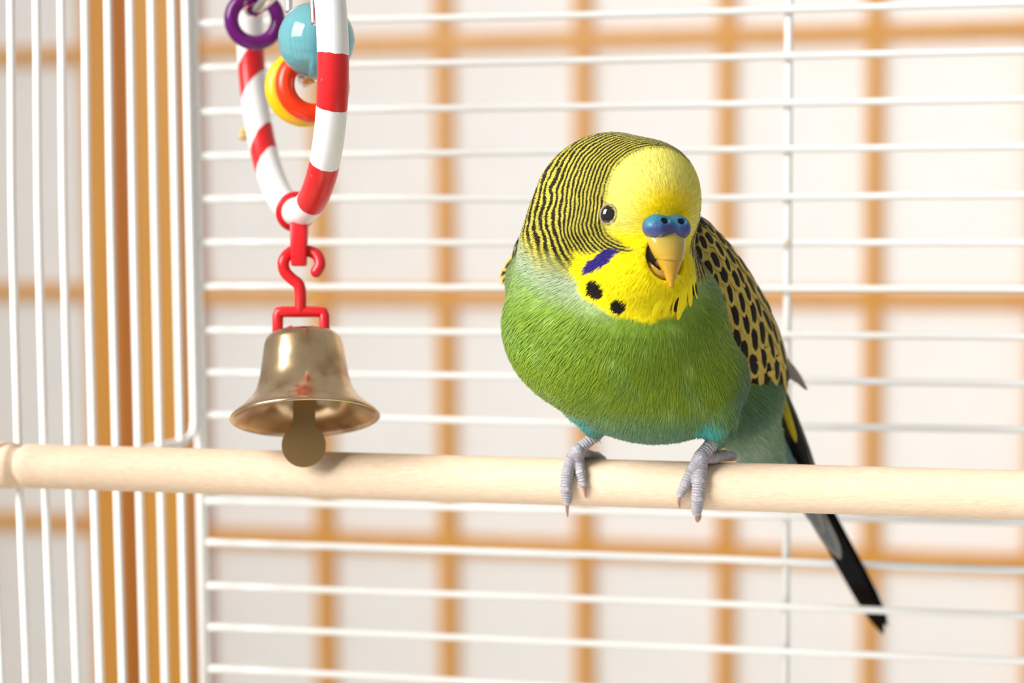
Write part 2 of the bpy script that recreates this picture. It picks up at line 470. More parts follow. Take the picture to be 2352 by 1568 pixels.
RING_C = np.array([-5.05, 6.74, -42.15]); RING_R = 3.82
RING_E = np.array([-2.62, 0, -7.1]); RING_E /= np.linalg.norm(RING_E)     # towards the far left limb
RING_D = np.array([.072, -1.0, 0.0]); RING_D /= np.linalg.norm(RING_D)
def ring_pt(al):
    """al = 0 at the bottom, positive towards the far left limb"""
    return RING_C + RING_R * (math.sin(al) * RING_E + math.cos(al) * RING_D)
def ring_al_at(py, side):
    a = np.linspace(0, 1.9, 400) * side
    P = np.array([ring_pt(x) for x in a]); y = 784 - F_PX * P[:, 1] / -P[:, 2]
    return a[np.argmin(abs(y - py))]
def make_ring():
    root_loc = to_world(ring_pt(0))
    n, seg = 220, 28
    al = np.linspace(0, 2 * np.pi, n, endpoint=False)
    P = np.array([ring_pt(x) for x in al])
    rad = 0.33
    V = []; S = []
    Nn = np.cross(RING_E, -RING_D); Nn /= np.linalg.norm(Nn)
    for i in range(n):
        o_ = (P[i] - RING_C) / RING_R
        for k in range(seg):
            b = 2 * math.pi * k / seg
            V.append(P[i] + rad * (math.cos(b) * o_ + math.sin(b) * Nn)); S.append((al[i], b))
    Fc = [(i * seg + k, i * seg + (k + 1) % seg, ((i + 1) % n) * seg + (k + 1) % seg, ((i + 1) % n) * seg + k) for i in range(n) for k in range(seg)]
    m, nt, bs = new_mat('striped_plastic')
    # stripe coordinate: precomputed angle along the ring with a slanted (wound tape) edge
    b1 = [ring_al_at(y, 1) for y in (455, 378, 322, 200, 120)]
    b2 = [ring_al_at(y, -1) for y in (463, 372, 247, 122)]
    bounds = [(b1[1], b1[2]), (b1[3], b1[4]), (b2[1], b2[0]), (b2[3], b2[2])]
    gap = .30
    for side, start in ((1, b1[4]), (-1, b2[3])):
        a = start
        while abs(a) < 2.9:
            a0 = a + side * gap; a1 = a0 + side * gap; bounds.append((min(a0, a1), max(a0, a1))); a = a1
    at = node(nt, 'ShaderNodeAttribute'); at.attribute_name = 'arc'
    nz = node(nt, 'ShaderNodeTexNoise'); nz.inputs['Scale'].default_value = 900
    tc = node(nt, 'ShaderNodeTexCoord'); nt.links.new(tc.outputs['Object'], nz.inputs['Vector'])
    sub = node(nt, 'ShaderNodeMath', operation='MULTIPLY_ADD'); nt.links.new(nz.outputs['Fac'], sub.inputs[0]); sub.inputs[1].default_value = .016
    nt.links.new(at.outputs['Fac'], sub.inputs[2])
    total = None
    for lo, hi in bounds:
        lo, hi = min(lo, hi) + .008, max(lo, hi) + .008
        c = node(nt, 'ShaderNodeMath', operation='COMPARE'); c.inputs[1].default_value = (lo + hi) / 2; c.inputs[2].default_value = (hi - lo) / 2
        nt.links.new(sub.outputs[0], c.inputs[0])
        if total is None: total = c.outputs[0]
        else:
            mx = node(nt, 'ShaderNodeMath', operation='MAXIMUM'); nt.links.new(total, mx.inputs[0]); nt.links.new(c.outputs[0], mx.inputs[1]); total = mx.outputs[0]
    mix = node(nt, 'ShaderNodeMix', data_type='RGBA')
    mix.inputs['A'].default_value = (0.88, 0.88, 0.88, 1); mix.inputs['B'].default_value = (0.68, 0.014, 0.018, 1)
    nt.links.new(total, mix.inputs['Factor'])
    # small worn specks
    n2 = node(nt, 'ShaderNodeTexNoise'); n2.inputs['Scale'].default_value = 420; n2.inputs['Detail'].default_value = 3
    nt.links.new(tc.outputs['Object'], n2.inputs['Vector'])
    r2 = ramp(nt, [(0.70, (0, 0, 0)), (0.76, (1, 1, 1))]); nt.links.new(n2.outputs['Fac'], r2.inputs[0])
    mix2 = node(nt, 'ShaderNodeMix', data_type='RGBA'); mix2.inputs['B'].default_value = (0.42, 0.30, 0.18, 1)
    mul = node(nt, 'ShaderNodeMath', operation='MULTIPLY'); mul.inputs[1].default_value = .4
    nt.links.new(r2.outputs[0], mul.inputs[0]); nt.links.new(mul.outputs[0], mix2.inputs['Factor']); nt.links.new(mix.outputs['Result'], mix2.inputs['A'])
    nt.links.new(mix2.outputs['Result'], bs.inputs['Base Color'])
    bs.inputs['Roughness'].default_value = .3
    root = empty('striped_ring', root_loc)
    tag(root, 'red and white striped plastic ring hanging above the brass bell', 'bird toy')
    o = obj('ring', to_world(V), Fc, m, root)
    arc = np.array([((a + math.pi) % (2 * math.pi) - math.pi) + -.10 * math.sin(b - .6) * (1 if ((a + math.pi) % (2 * math.pi) - math.pi) > 0 else .12) for a, b in S])
    atr = o.data.attributes.new('arc', 'FLOAT', 'POINT'); atr.data.foreach_set('value', arc)
    # red clasp: band around the ring and the tab below it
    al_c = .12
    Pc = ring_pt(al_c); oc = (Pc - RING_C) / RING_R; tc_ = np.cross(Nn, oc)
    bpts = np.array([Pc + .355 * (math.cos(b) * oc + math.sin(b) * Nn) + tc_ * .04 * math.cos(b) for b in np.linspace(0, 2 * np.pi, 40, endpoint=False)])
    V2, F2 = tube(to_world(bpts), .0011, 8, closed=True, flat=(1.0, .55))
    obj('clasp_band', V2, F2, M_REDP, root)
    Vb, Fb = bevel_box((.40, .98, .34), .05)
    c0 = cs(687, 561, 42.0)
    Vb[:, 0] *= np.where(Vb[:, 1] < 0, .86, 1.0)
    obj('clasp_tab', to_world(Vb + c0), Fb, M_REDP, root)
    for px, py, r in ((559, 313, 10), (563, 299, 10)):
        Vs, Fs = lathe([(1e-5, -1)] + [(math.sin(t), -math.cos(t)) for t in np.linspace(.15, math.pi - .15, 10)] + [(1e-5, 1)], 16)
        obj('amber_knob', to_world(Vs * r * 45.9 / F_PX * [1.2, 1, 1] + cs(px, py, 45.9)), Fs, M_AMBER, root)
    return root
make_ring()

def torus_bead(name, px, py, d, R_px, r_px, axis, mat, label, squash=1.0):
    k = d / F_PX
    z = np.asarray(axis, float); B = basis_from(z, [1, 0, 0] if abs(z[0]) < .9 * np.linalg.norm(z) else [0, 0, 1])
    n, seg = 72, 24
    V = []
    for i in range(n):
        a = 2 * math.pi * i / n; c = np.array([math.cos(a), math.sin(a), 0])
        for q in range(seg):
            b = 2 * math.pi * q / seg
            V.append((R_px + r_px * math.cos(b)) * k * c + np.array([0, 0, r_px * squash * k * math.sin(b)]))
    Fc = [(i * seg + q, ((i + 1) % n) * seg + q, ((i + 1) % n) * seg + (q + 1) % seg, i * seg + (q + 1) % seg) for i in range(n) for q in range(seg)]
    V = np.array(V) @ B.T + cs(px, py, d)
    o = obj(name, to_world(V), Fc, mat)
    tag(o, label, 'toy ring'); return o
torus_bead('plastic_ring', 585, 45, 44.2, 53, 17, (.16, -.10, 1), M_PURPLE, 'translucent purple plastic ring hanging in front of the far side of the striped ring', 1.25)
torus_bead('plastic_ring', 718, 196, 41.6, 64, 22, (.30, .06, 1), M_ORANGE, 'glossy orange plastic ring just below the turquoise ball', 1.1)
torus_bead('plastic_ring', 697, 203, 42.3, 66, 23, (.30, .06, 1), M_YELLOWP, 'yellow plastic ring pressed behind the orange one', 1.1)
kb = 40.9 / F_PX
Vs, Fs = lathe([(.1, -.995)] + [(math.sin(t), -math.cos(t)) for t in np.linspace(.16, math.pi - .16, 30)] + [(.1, .995), (.1, .5), (.1, -.5)], 48, close=True)
Rt = basis_from([.12, 1, .25], [1, 0, 0])
ball = obj('ball', to_world((Vs * 88 * kb) @ Rt.T + cs(727, 92, 40.9)), Fs, M_BLUE)
tag(ball, 'translucent turquoise plastic ball hanging inside the striped ring', 'ball')
# chrome links that carry the beads
def chrome(name, pts, r, label):
    P = spline(np.array([cs(*p) for p in pts]), 40)
    V, Fc = round_tube(to_world(P), r * .01, 12)
    o = obj(name, V, Fc, M_CHROME); tag(o, label, 'metal link'); return o
chrome('metal_hook', [(636, -262, 42.3), (645, -180, 42.9), (640, -110, 43.3), (632, -30, 43.3), (612, 2, 43.4), (585, 26, 43.9), (574, 22, 44.5), (590, 0, 45.0), (600, -40, 45.2)], .15, 'bent chrome hook passing through the purple ring')
chrome('metal_link', [(637, -262, 42.15), (652, -190, 41.8), (660, -120, 41.6), (662, -40, 41.5), (664, 24, 41.4)], .085, 'straight chrome pin ending on the left of the turquoise ball')
chrome('metal_link', [(640, -262, 42.0), (685, -225, 40.9), (712, -140, 40.0), (718, -40, 39.9), (722, 52, 39.85)], .085, 'straight chrome pin in front of the turquoise ball')
chrome('metal_hook', [(727, 180, 41.0), (718, 184, 41.3), (703, 190, 41.8), (694, 183, 42.3), (694, 165, 42.6)], .11, 'small chrome hook inside the orange ring')

top_w = to_world(ring_pt(math.pi)); roof_z = CAM_POS[2] + CG_TOP * .01
hp = spline(np.array([top_w + [0.0, 0.0, -.0036], top_w + [-.0046, 0, 0], top_w + [-.0015, 0, .0046], top_w + [0, 0, .012], np.array([top_w[0], top_w[1], roof_z - .004]), np.array([top_w[0], top_w[1] + .002, roof_z + .0016]), np.array([top_w[0], top_w[1] + .005, roof_z - .001])]), 60)
V, Fc = round_tube(hp, .0009, 10)
hanger = obj('metal_hanger', V, Fc, M_CHROME); tag(hanger, 'thin chrome hanger holding the striped ring from the cage roof', 'hanger')
# bell with its red plastic hook
def make_bell():
    D = 42.0; k = D / F_PX
    root = empty('bell', to_world(cs(700, 960, D)))
    tag(root, 'small brass bell hanging from a red plastic hook', 'bell')
    top = cs(697, 768, D)
    # axis tilted: the mouth turns towards the viewer
    ax = np.array([-.055, 1.0, -.30]); Bz = basis_from(ax, [1, 0, 0])
    prof = [(1e-4, 0), (40, -.2), (66, -.8), (78, -4), (86, -12), (90, -24), (95, -60), (101, -100), (109, -130), (122, -152), (142, -172), (160, -186), (168, -194), (170, -199), (167, -201)]
    prof += [(158, -192), (138, -177), (117, -156), (104, -131), (96, -100), (90, -60), (84, -26), (70, -10), (1e-4, -8)]
    Vb, Fb = lathe(np.array(prof) * k, 72)
    m, nt, b = new_mat('brass')
    tc = node(nt, 'ShaderNodeTexCoord')
    n1 = node(nt, 'ShaderNodeTexNoise'); n1.inputs['Scale'].default_value = 130; n1.inputs['Detail'].default_value = 5
    nt.links.new(tc.outputs['Object'], n1.inputs['Vector'])
    r = ramp(nt, [(.32, (.36, .21, .12)), (.5, (.60, .43, .25)), (.7, (.70, .53, .32))]); nt.links.new(n1.outputs['Fac'], r.inputs[0])
    nt.links.new(r.outputs[0], b.inputs['Base Color']); b.inputs['Metallic'].default_value = 1
    r3 = ramp(nt, [(.3, (.30,) * 3), (.7, (.14,) * 3)]); nt.links.new(n1.outputs['Fac'], r3.inputs[0]); nt.links.new(r3.outputs[0], b.inputs['Roughness'])
    obj('bell_body', to_world(Vb @ Bz.T + top), Fb, m, root)
    # clapper: flat strip with a round end
    mc = simple_mat('bronze_sheet', (.27, .17, .07), .42, 1.0)
    out = [(-25, -60), (-25, -205)]
    cy = -252; R = 50; a0 = math.asin(25 / R)
    out += [(R * math.sin(t), cy + R * math.cos(t)) for t in np.linspace(-a0, -2 * math.pi + a0, 36)]
    out += [(25, -205), (25, -60)]
    n = len(out)
    Vc = np.array([(x, y, s) for s in (3.5, -3.5) for x, y in out]) * k
    Fc = [tuple(range(n - 1, -1, -1)), tuple(range(n, 2 * n))] + [(i, (i + 1) % n, n + (i + 1) % n, n + i) for i in range(n)]
    axc = np.array([0.0, 1.0, -.08]); Bc = basis_from(np.cross([1, 0, 0], axc), [1, 0, 0])
    obj('clapper', to_world(Vc @ Bc.T + top + np.array([7 * k, 0, 0.34])), Fc, mc, root, smooth=False)
    pts = [(726, 624, D), (735, 607, D), (728, 586, D + .05), (710, 577, D + .1), (690, 574, D + .12), (668, 579, D + .08), (652, 598, D), (654, 622, D), (670, 640, D), (685, 652, D), (690, 672, D), (690, 714, D)]
    P = spline(np.array([cs(*p) for p in pts]), 70)
    V, F_ = round_tube(to_world(P), .00134, 14)
    obj('hook', V, F_, M_REDP, root)
    pts = [(638, 770, D), (638, 724, D), (640, 717, D), (648, 716, D), (690, 716, D), (735, 716, D), (743, 717, D), (745, 724, D), (745, 768, D)]
    V, F_ = round_tube(to_world(np.array([cs(*p) for p in pts])), .00124, 14)
    obj('bracket', V, F_, M_REDP, root)
    for px in (668, 716):
        V, F_ = round_tube(to_world(np.array([cs(px - 14, 763, D - .2), cs(px, 756, D - .25), cs(px + 13, 763, D - .2)])), .0009, 10)
        obj('rivet', V, F_, M_REDP, root)
make_bell()
# ------------------------------------------------------------------ budgerigar
# sculpted as a signed distance field in camera-aligned centimetres, then meshed
def smin(a, b, k):
    h = np.clip(0.5 + 0.5 * (b - a) / k, 0, 1)
    return b * (1 - h) + a * h - k * h * (1 - h)

def ell(p, c, r, R=None):
    q = p - c
    if R is not None: q = q @ R
    k0 = np.sqrt(((q / r) ** 2).sum(-1)); k1 = np.sqrt(((q / (r * r)) ** 2).sum(-1))
    return k0 * (k0 - 1) / np.maximum(k1, 1e-9)

def cone(p, a, b, ra, rb):
    ab = b - a; t = np.clip(((p - a) @ ab) / (ab @ ab), 0, 1)
    return np.sqrt(((p - a - t[..., None] * ab) ** 2).sum(-1)) - (ra + (rb - ra) * t)

def E(px, py, d, rx, ry, rz, roll=0.0):
    k = d / F_PX; a = math.radians(roll)
    R = np.array([[math.cos(a), -math.sin(a), 0], [math.sin(a), math.cos(a), 0], [0, 0, 1]])
    return ('e', cs(px, py, d), np.array([rx * k, ry * k, rz]), R)
def Cn(a, b, ra, rb): return ('c', cs(*a), cs(*b), ra, rb)

BODY = [  # (primitive, blend radius)
    (E(1412, 500, 39.25, 188, 192, 1.85), .3),
    (E(1497, 447, 38.55, 108, 118, 1.12), .35),       # forehead
    (E(1335, 560, 39.25, 128, 125, 1.45), .35),       # cheek
    (E(1385, 610, 39.7, 192, 150, 1.85), .4),         # neck
    (E(1462, 625, 38.35, 132, 108, 1.1), .3),         # bib
    (E(1412, 745, 39.95, 257, 218, 2.2), .4),         # breast
    (E(1505, 868, 40.4, 212, 148, 1.7), .5),          # belly
    (E(1540, 720, 42.1, 150, 190, 1.75), .5),          # back
    (E(1490, 600, 41.2, 140, 120, 1.6), .4),
    (E(1258, 650, 41.0, 95, 95, 1.2), .4),            # far shoulder
    (E(1680, 890, 42.7, 104, 125, 1.2), .5),         # rump
    (Cn((1700, 920, 42.4), (1765, 1085, 43.6), .85, .46), .35),
    (Cn((1350, 925, 40.1), (1366, 988, 40.5), .42, .17), .25),
    (Cn((1640, 945, 39.8), (1642, 1010, 40.1), .46, .18), .25),
]
# head frame: g = where the beak points, s = side (image right), t = up
YAW, TILT = math.radians(29), math.radians(-6)
HG = np.array([math.sin(YAW) * math.cos(TILT), math.sin(TILT), math.cos(YAW) * math.cos(TILT)])
HS = np.array([math.cos(YAW), 0, -math.sin(YAW)])
HT = np.cross(HG, HS)
HO = cs(1531, 522, 37.55)
HEADR = np.stack([HS, HT, HG], 1)
def H(s, t, g): return HO + HEADR @ np.array([s, t, g])
HEAD_C = cs(1412, 500, 39.25)

def sdf_body(p, carve=True):
    f = None
    for prim, k in BODY:
        d = ell(p, prim[1], prim[2], prim[3]) if prim[0] == 'e' else cone(p, *prim[1:])
        f = d if f is None else smin(f, d, k)
    if carve:
        d = ell(p, H(-.04, -.62, .12), np.array([.44, .44, .52]), HEADR)
        f = -smin(-f, d, .06)
    return f

def grad(fn, p, h=2e-3):
    g = np.stack([fn(p + h * e) - fn(p - h * e) for e in np.eye(3)], -1)
    return g / np.maximum(np.linalg.norm(g, axis=-1, keepdims=True), 1e-9)

def surface_nets(fn, lo, hi, h):
    lo = np.asarray(lo, float); n = np.ceil((np.asarray(hi) - lo) / h).astype(int) + 1
    ax = [lo[i] + h * np.arange(n[i]) for i in range(3)]
    Fv = np.empty(n)
    for i in range(n[0]):
        g = np.stack(np.meshgrid([ax[0][i]], ax[1], ax[2], indexing='ij'), -1)[0]
        Fv[i] = fn(g)
    S = Fv < 0
    cnt = np.zeros(n - 1); acc = np.zeros((*(n - 1), 3))
    corners = [(i, j, k) for i in (0, 1) for j in (0, 1) for k in (0, 1)]
    def sl(c): return tuple(slice(c[i], n[i] - 1 + c[i]) for i in range(3))
    for a in corners:
        for axis in range(3):
            if a[axis]: continue
            b = list(a); b[axis] = 1; b = tuple(b)
            fa, fb = Fv[sl(a)], Fv[sl(b)]
            cr = (fa < 0) != (fb < 0)
            t = np.where(cr, fa / np.where(cr, fa - fb, 1), 0)
            cnt += cr
            for i in range(3):
                acc[..., i] += np.where(cr, a[i] + (t if i == axis else 0), 0)
    act = cnt > 0
    idx = -np.ones(n - 1, int); idx[act] = np.arange(act.sum())
    ijk = np.argwhere(act)
    V = lo + h * (ijk + acc[act] / cnt[act][:, None])
    Q = []
    for axis in range(3):
        u, v = (axis + 1) % 3, (axis + 2) % 3
        s0 = [slice(None)] * 3; s1 = [slice(None)] * 3
        s0[axis] = slice(0, n[axis] - 1); s1[axis] = slice(1, n[axis])
        A, B_ = S[tuple(s0)], S[tuple(s1)]
        cr = np.argwhere(A != B_)
        cr = cr[(cr[:, u] > 0) & (cr[:, v] > 0) & (cr[:, u] < n[u] - 1) & (cr[:, v] < n[v] - 1)]
        inside = S[tuple(cr.T)]
        def cell(du, dv):
            c = cr.copy(); c[:, u] -= du; c[:, v] -= dv; return idx[tuple(c.T)]
        q = np.stack([cell(1, 1), cell(0, 1), cell(0, 0), cell(1, 0)], 1)
        q[~inside] = q[~inside][:, ::-1]
        Q.append(q)
    Q = np.concatenate(Q)
    for _ in range(2):
        V = V - np.clip(fn(V), -h, h)[:, None] * grad(fn, V)
    return V, Q

def fast_mesh(name, V, Q, mat, parent):
    """object from camera-space cm arrays, all faces with the same corner count"""
    org = world_loc(parent); Vw = to_world(V) - org
    me = bpy.data.meshes.new(name)
    n, c = Q.shape
    me.vertices.add(len(Vw)); me.vertices.foreach_set('co', Vw.astype(np.float32).ravel())
    me.loops.add(n * c); me.loops.foreach_set('vertex_index', Q.astype(np.int32).ravel())
    me.polygons.add(n); me.polygons.foreach_set('loop_start', np.arange(0, n * c, c, dtype=np.int32))
    me.polygons.foreach_set('use_smooth', np.ones(n, bool))
    me.update(calc_edges=True); me.validate()
    me.materials.append(mat)
    o = bpy.data.objects.new(name, me); COL.objects.link(o); o.parent = parent
    return o

def hit(px, py, fn=None, d0=34.0, d1=47.0):
    fn = fn or (lambda q: sdf_body(q, False))
    ds = np.linspace(d0, d1, 400); P = np.array([cs(px, py, d) for d in ds]); f = fn(P)
    i = np.argmax(f < 0)
    if not (f < 0).any(): return P[np.argmin(f)]
    a, b = ds[max(i - 1, 0)], ds[i]
    for _ in range(20):
        m_ = (a + b) / 2
        if fn(cs(px, py, m_)[None])[0] < 0: b = m_
        else: a = m_
    return cs(px, py, b)

def sstep(x, a, b):
    t = np.clip((x - a) / (b - a), 0, 1); return t * t * (3 - 2 * t)
def lerp(a, b, t): return a + (b - a) * t[..., None]

# landmarks on the sculpt
FACE_PTS = np.array([hit(*q) for q in ((1470, 335), (1535, 325), (1412, 415), (1418, 480), (1436, 555))])
A_ = np.c_[2 * FACE_PTS, np.ones(len(FACE_PTS))]; b_ = (FACE_PTS ** 2).sum(1)
FC = hit(1520, 470); FC = FC + np.array([0, 0, -.35])
FR0 = np.linalg.norm(FACE_PTS - FC, axis=1)
EYE = hit(1397, 492)
BEAK_P = H(0, -.1, .0)
BIB_C = hit(1480, 612) + np.array([0, 0, -.5])
SPOTS = [(hit(1367, 664), (.19, .215), 0), (hit(1420, 705), (.165, .165), 0), (hit(1551, 698), (.07, .16), -22), (hit(1592, 660), (.06, .19), -6), (hit(1606, 598), (.07, .13), 20)]
def mirror_s(p):
    q = p - HEAD_C; return p - 2 * (q @ HS)[..., None] * HS
def n3(p, f, seed):
    """cheap smooth pseudo noise in -1..1"""
    r_ = np.random.default_rng(seed); out = 0
    for i in range(4):
        k = r_.normal(0, 1, 3); k *= f * (1 + .5 * i) / np.linalg.norm(k)
        out = out + np.sin(p @ k + r_.uniform(0, 6.28)) / 4
    return out * 1.4

def bar_dist(p):
    """distance from the face used for the head bars; below the eye the bars curl round the cheek"""
    d1 = np.linalg.norm(p - FC, axis=1); d2 = np.linalg.norm(p - FC2, axis=1) + np.linalg.norm(FC - FC2) * .80
    w = sstep(-((p - EYE) @ HT), -.25, .45)
    return d1 * (1 - w) + d2 * w
FC2 = hit(1452, 488) + np.array([0, 0, -.25])

def plumage(p):
    """colour (linear albedo), bar coordinate, bar amount for camera-space points"""
    px = 1176 + F_PX * p[:, 0] / -p[:, 2]; py = 784 - F_PX * p[:, 1] / -p[:, 2]
    hs = (p - HO) @ HS; ht = (p - HO) @ HT; hg = (p - HO) @ HG       # head frame
    # body frame: z up-ish, along tail
    tailv = cs(2030, 1450, 47.9) - cs(1450, 780, 40.5); tailv /= np.linalg.norm(tailv)
    al = (p - cs(1450, 780, 40.5)) @ tailv                           # towards the tail
    yy = p[:, 1]                                                     # up
    w1 = n3(p, 3.2, 1); w2 = n3(p, 7.0, 2); w3 = n3(p, 1.6, 3)
    green = np.array([.185, .305, .030]); ygreen = np.array([.225, .325, .008]); teal = np.array([.105, .235, .155]); bluish = np.array([.29, .43, .24])
    cyan = np.array([.05, .45, .45]); palegreen = np.array([.23, .33, .20])
    c = np.tile(green, (len(p), 1))
    brst = cs(1420, 745, 39.95)
    low = sstep(-(yy - brst[1]), .1, 1.35)                            # lower breast: yellower green
    c = lerp(c, ygreen, low * .75 * np.clip(.8 + .5 * w1, 0, 1))
    # upper breast and shoulder: blue grey green
    up = sstep(yy - brst[1], .1, 1.3)
    c = lerp(c, bluish, up * .55 * np.clip(.8 + .5 * w3, 0, 1))
    c = lerp(c, np.array([.10, .30, .16]), np.clip(w1 * .5 - .1, 0, 1) * .5)
    c = lerp(c, np.array([.38, .58, .14]), np.clip(w2 - .45, 0, 1) * .55)
    # belly, flanks, vent: teal
    bl = sstep(-(yy - cs(1500, 935, 40)[1]), -.15 + .0, .65) 
    fl = sstep(al, 2.0, 3.1)
    c = lerp(c, teal, np.clip(bl * .9 + .15 * w1 * bl, 0, 1))
    c = lerp(c, np.array([.09, .22, .14]), fl * .8)
    c = lerp(c, np.array([.045, .15, .19]), (1 - sstep(np.linalg.norm(p - cs(1668, 905, 40.2), axis=1), .3, 1.15)) * .8)
    c = lerp(c, palegreen, sstep(al, 2.7, 3.8) * .8)
    c = lerp(c, np.array([.30, .38, .33]), np.clip(w1, 0, 1) * sstep(al, 3.0, 4.0) * .6)
    for q, r in (((1335, 965, 40.2), .55), ((1628, 985, 39.7), .45)):
        c = lerp(c, cyan, (1 - sstep(np.linalg.norm(p - cs(*q), axis=1), .15, r)) * .85)
    # yellow bib
    q = (p - BIB_C) @ HEADR
    bibd = np.sqrt((q[:, 0] / 1.38) ** 2 + (np.where(q[:, 1] < 0, q[:, 1] / 1.12, q[:, 1] / 1.3)) ** 2 + (q[:, 2] / 1.75) ** 2) + .05 * w2
    fd = bar_dist(p)
    # head: barred yellow behind, plain yellow face in front
    neck = (p - cs(1372, 560, 39.4)) @ (np.array([-.30, -.90, -.30]) / np.linalg.norm([.30, .90, .30]))  # downwards across the neck
    headm = (1 - sstep(neck + .10 * w1 + .05 * w2, .12, .62)) * (1 - sstep(np.linalg.norm(p - HEAD_C, axis=1), 2.15, 2.4))
    olive = np.array([.50, .44, .05])
    grey = np.array([.42, .48, .36])
    c = lerp(c, grey, (1 - sstep(abs(neck - .5), .1, .75)) * .6 * sstep(-hs, .6, 1.4))
    c = lerp(c, olive, headm)
    face = np.maximum(1 - sstep(fd + .03 * w2, FRAD - .06, FRAD + .10), 1 - sstep(np.linalg.norm(p - FC, axis=1), FRAD - .01, FRAD + .09))
    yel = lerp(np.tile([.86, .80, .17], (len(p), 1)), np.array([.92, .70, .0]), 1 - sstep(np.linalg.norm(p - H(0, .15, 0), axis=1), .35, .95))
    yel = lerp(yel, np.array([.95, .80, .0]), sstep(-ht, -.1, .3))
    bib = (1 - sstep(bibd, .93, 1.03)) * (1 - sstep(ht + .04 * w2 - .10 * sstep(hs + 1.15, 0, .5), HT_BIB - .05, HT_BIB + .05) * sstep(fd, FRAD - .05, FRAD + .05))
    c = lerp(c, yel, np.maximum(face * headm, bib))
    bar = headm * sstep(fd, FRAD - .02, FRAD + .12) * (1 - bib)
    fd1 = np.linalg.norm(p - FC, axis=1)
    bar = bar * (1 - .75 * sstep(neck, .0, .5)) * sstep(fd1, FRAD - .01, FRAD + .09)
    eyed = np.linalg.norm(p - EYE, axis=1)
    u = (fd - FRAD) / (.067 + .040 * sstep(fd, FRAD + .5, FRAD + 2.2))
    # violet cheek patches
    for cp in (CHEEK, CHEEK2):
        q = (p - cp) @ np.stack([np.array([.86, .47, 0]), np.array([-.47, .86, 0]), np.array([0, 0, 1.0])], 1)
        dd = np.sqrt((q[:, 0] / .44) ** 2 + (q[:, 1] / .135) ** 2 + (q[:, 2] / .6) ** 2) + .14 * w2 + .16 * n3(p, 22., 9)
        mv = 1 - sstep(dd, .88, 1.02)
        c = lerp(c, np.array([.028, .016, .17]), mv); bar = bar * (1 - mv)
    # black throat spots
    for sp, (ra, rb), ang in SPOTS:
        a = math.radians(ang); X = np.array([math.cos(a), math.sin(a), 0]); Y = np.array([-math.sin(a), math.cos(a), 0])
        q = p - sp
        dd = np.sqrt(((q @ X) / ra) ** 2 + ((q @ Y) / rb) ** 2 + (q[:, 2] / .35) ** 2) + .09 * w2
        c = lerp(c, np.array([.010, .006, .005]), 1 - sstep(dd, .9, 1.02))
    return np.clip(c, .003, .97), u, np.clip(bar, 0, 1)
FRAD = float(np.median(FR0))
HT_BIB = float((hit(1385, 580) - HO) @ HT)
CHEEK = hit(1380, 598); CHEEK2 = hit(1604, 585)

def plumage_mat(name, rough=.75):
    m, nt, b = new_mat(name)
    ca = node(nt, 'ShaderNodeAttribute'); ca.attribute_name = 'plume'
    ua = node(nt, 'ShaderNodeAttribute'); ua.attribute_name = 'bar_u'
    ba = node(nt, 'ShaderNodeAttribute'); ba.attribute_name = 'bar_amount'
    tc = node(nt, 'ShaderNodeTexCoord')
    nz = node(nt, 'ShaderNodeTexNoise'); nz.inputs['Scale'].default_value = 190; nz.inputs['Detail'].default_value = 2
    nt.links.new(tc.outputs['Object'], nz.inputs['Vector'])
    ma = node(nt, 'ShaderNodeMath', operation='MULTIPLY_ADD'); ma.inputs[1].default_value = 1.9
    nb = node(nt, 'ShaderNodeTexNoise'); nb.inputs['Scale'].default_value = 520; nb.inputs['Detail'].default_value = 2
    nt.links.new(tc.outputs['Object'], nb.inputs['Vector'])
    nbm = node(nt, 'ShaderNodeMath', operation='MULTIPLY_ADD'); nbm.inputs[1].default_value = 1.5; nbm.inputs[2].default_value = -.75; nt.links.new(nb.outputs['Fac'], nbm.inputs[0])
    nt.links.new(nz.outputs['Fac'], ma.inputs[0]); nt.links.new(ua.outputs['Fac'], ma.inputs[2])
    mu = node(nt, 'ShaderNodeMath', operation='MULTIPLY'); mu.inputs[1].default_value = 6.28318; nt.links.new(ma.outputs[0], mu.inputs[0])
    sn = node(nt, 'ShaderNodeMath', operation='SINE'); nt.links.new(mu.outputs[0], sn.inputs[0])
    mr = node(nt, 'ShaderNodeMapRange', interpolation_type='SMOOTHSTEP'); sa = node(nt, 'ShaderNodeMath', operation='ADD'); nt.links.new(sn.outputs[0], sa.inputs[0]); nt.links.new(nbm.outputs[0], sa.inputs[1]); nt.links.new(sa.outputs[0], mr.inputs[0])
    mr.inputs[1].default_value = -.5; mr.inputs[2].default_value = .25
    ml = node(nt, 'ShaderNodeMath', operation='MULTIPLY'); nt.links.new(mr.outputs[0], ml.inputs[0]); nt.links.new(ba.outputs['Fac'], ml.inputs[1])
    mx = node(nt, 'ShaderNodeMix', data_type='RGBA'); nt.links.new(ca.outputs['Color'], mx.inputs['A']); mx.inputs['B'].default_value = (.016, .012, .006, 1)
    nt.links.new(ml.outputs[0], mx.inputs['Factor'])
    nt.links.new(mx.outputs['Result'], b.inputs['Base Color'])
    b.inputs['Roughness'].default_value = rough
    b.inputs['Specular IOR Level'].default_value = .15
    b.inputs['Sheen Weight'].default_value = .15; b.inputs['Sheen Roughness'].default_value = .4
    return m
M_PLUME = plumage_mat('plumage')

def set_plume(o, c, u, bar):
    me = o.data
    a = me.attributes.new('plume', 'FLOAT_COLOR', 'POINT'); a.data.foreach_set('color', np.c_[c, np.ones(len(c))].astype(np.float32).ravel())
    a = me.attributes.new('bar_u', 'FLOAT', 'POINT'); a.data.foreach_set('value', u.astype(np.float32))
    a = me.attributes.new('bar_amount', 'FLOAT', 'POINT'); a.data.foreach_set('value', bar.astype(np.float32))

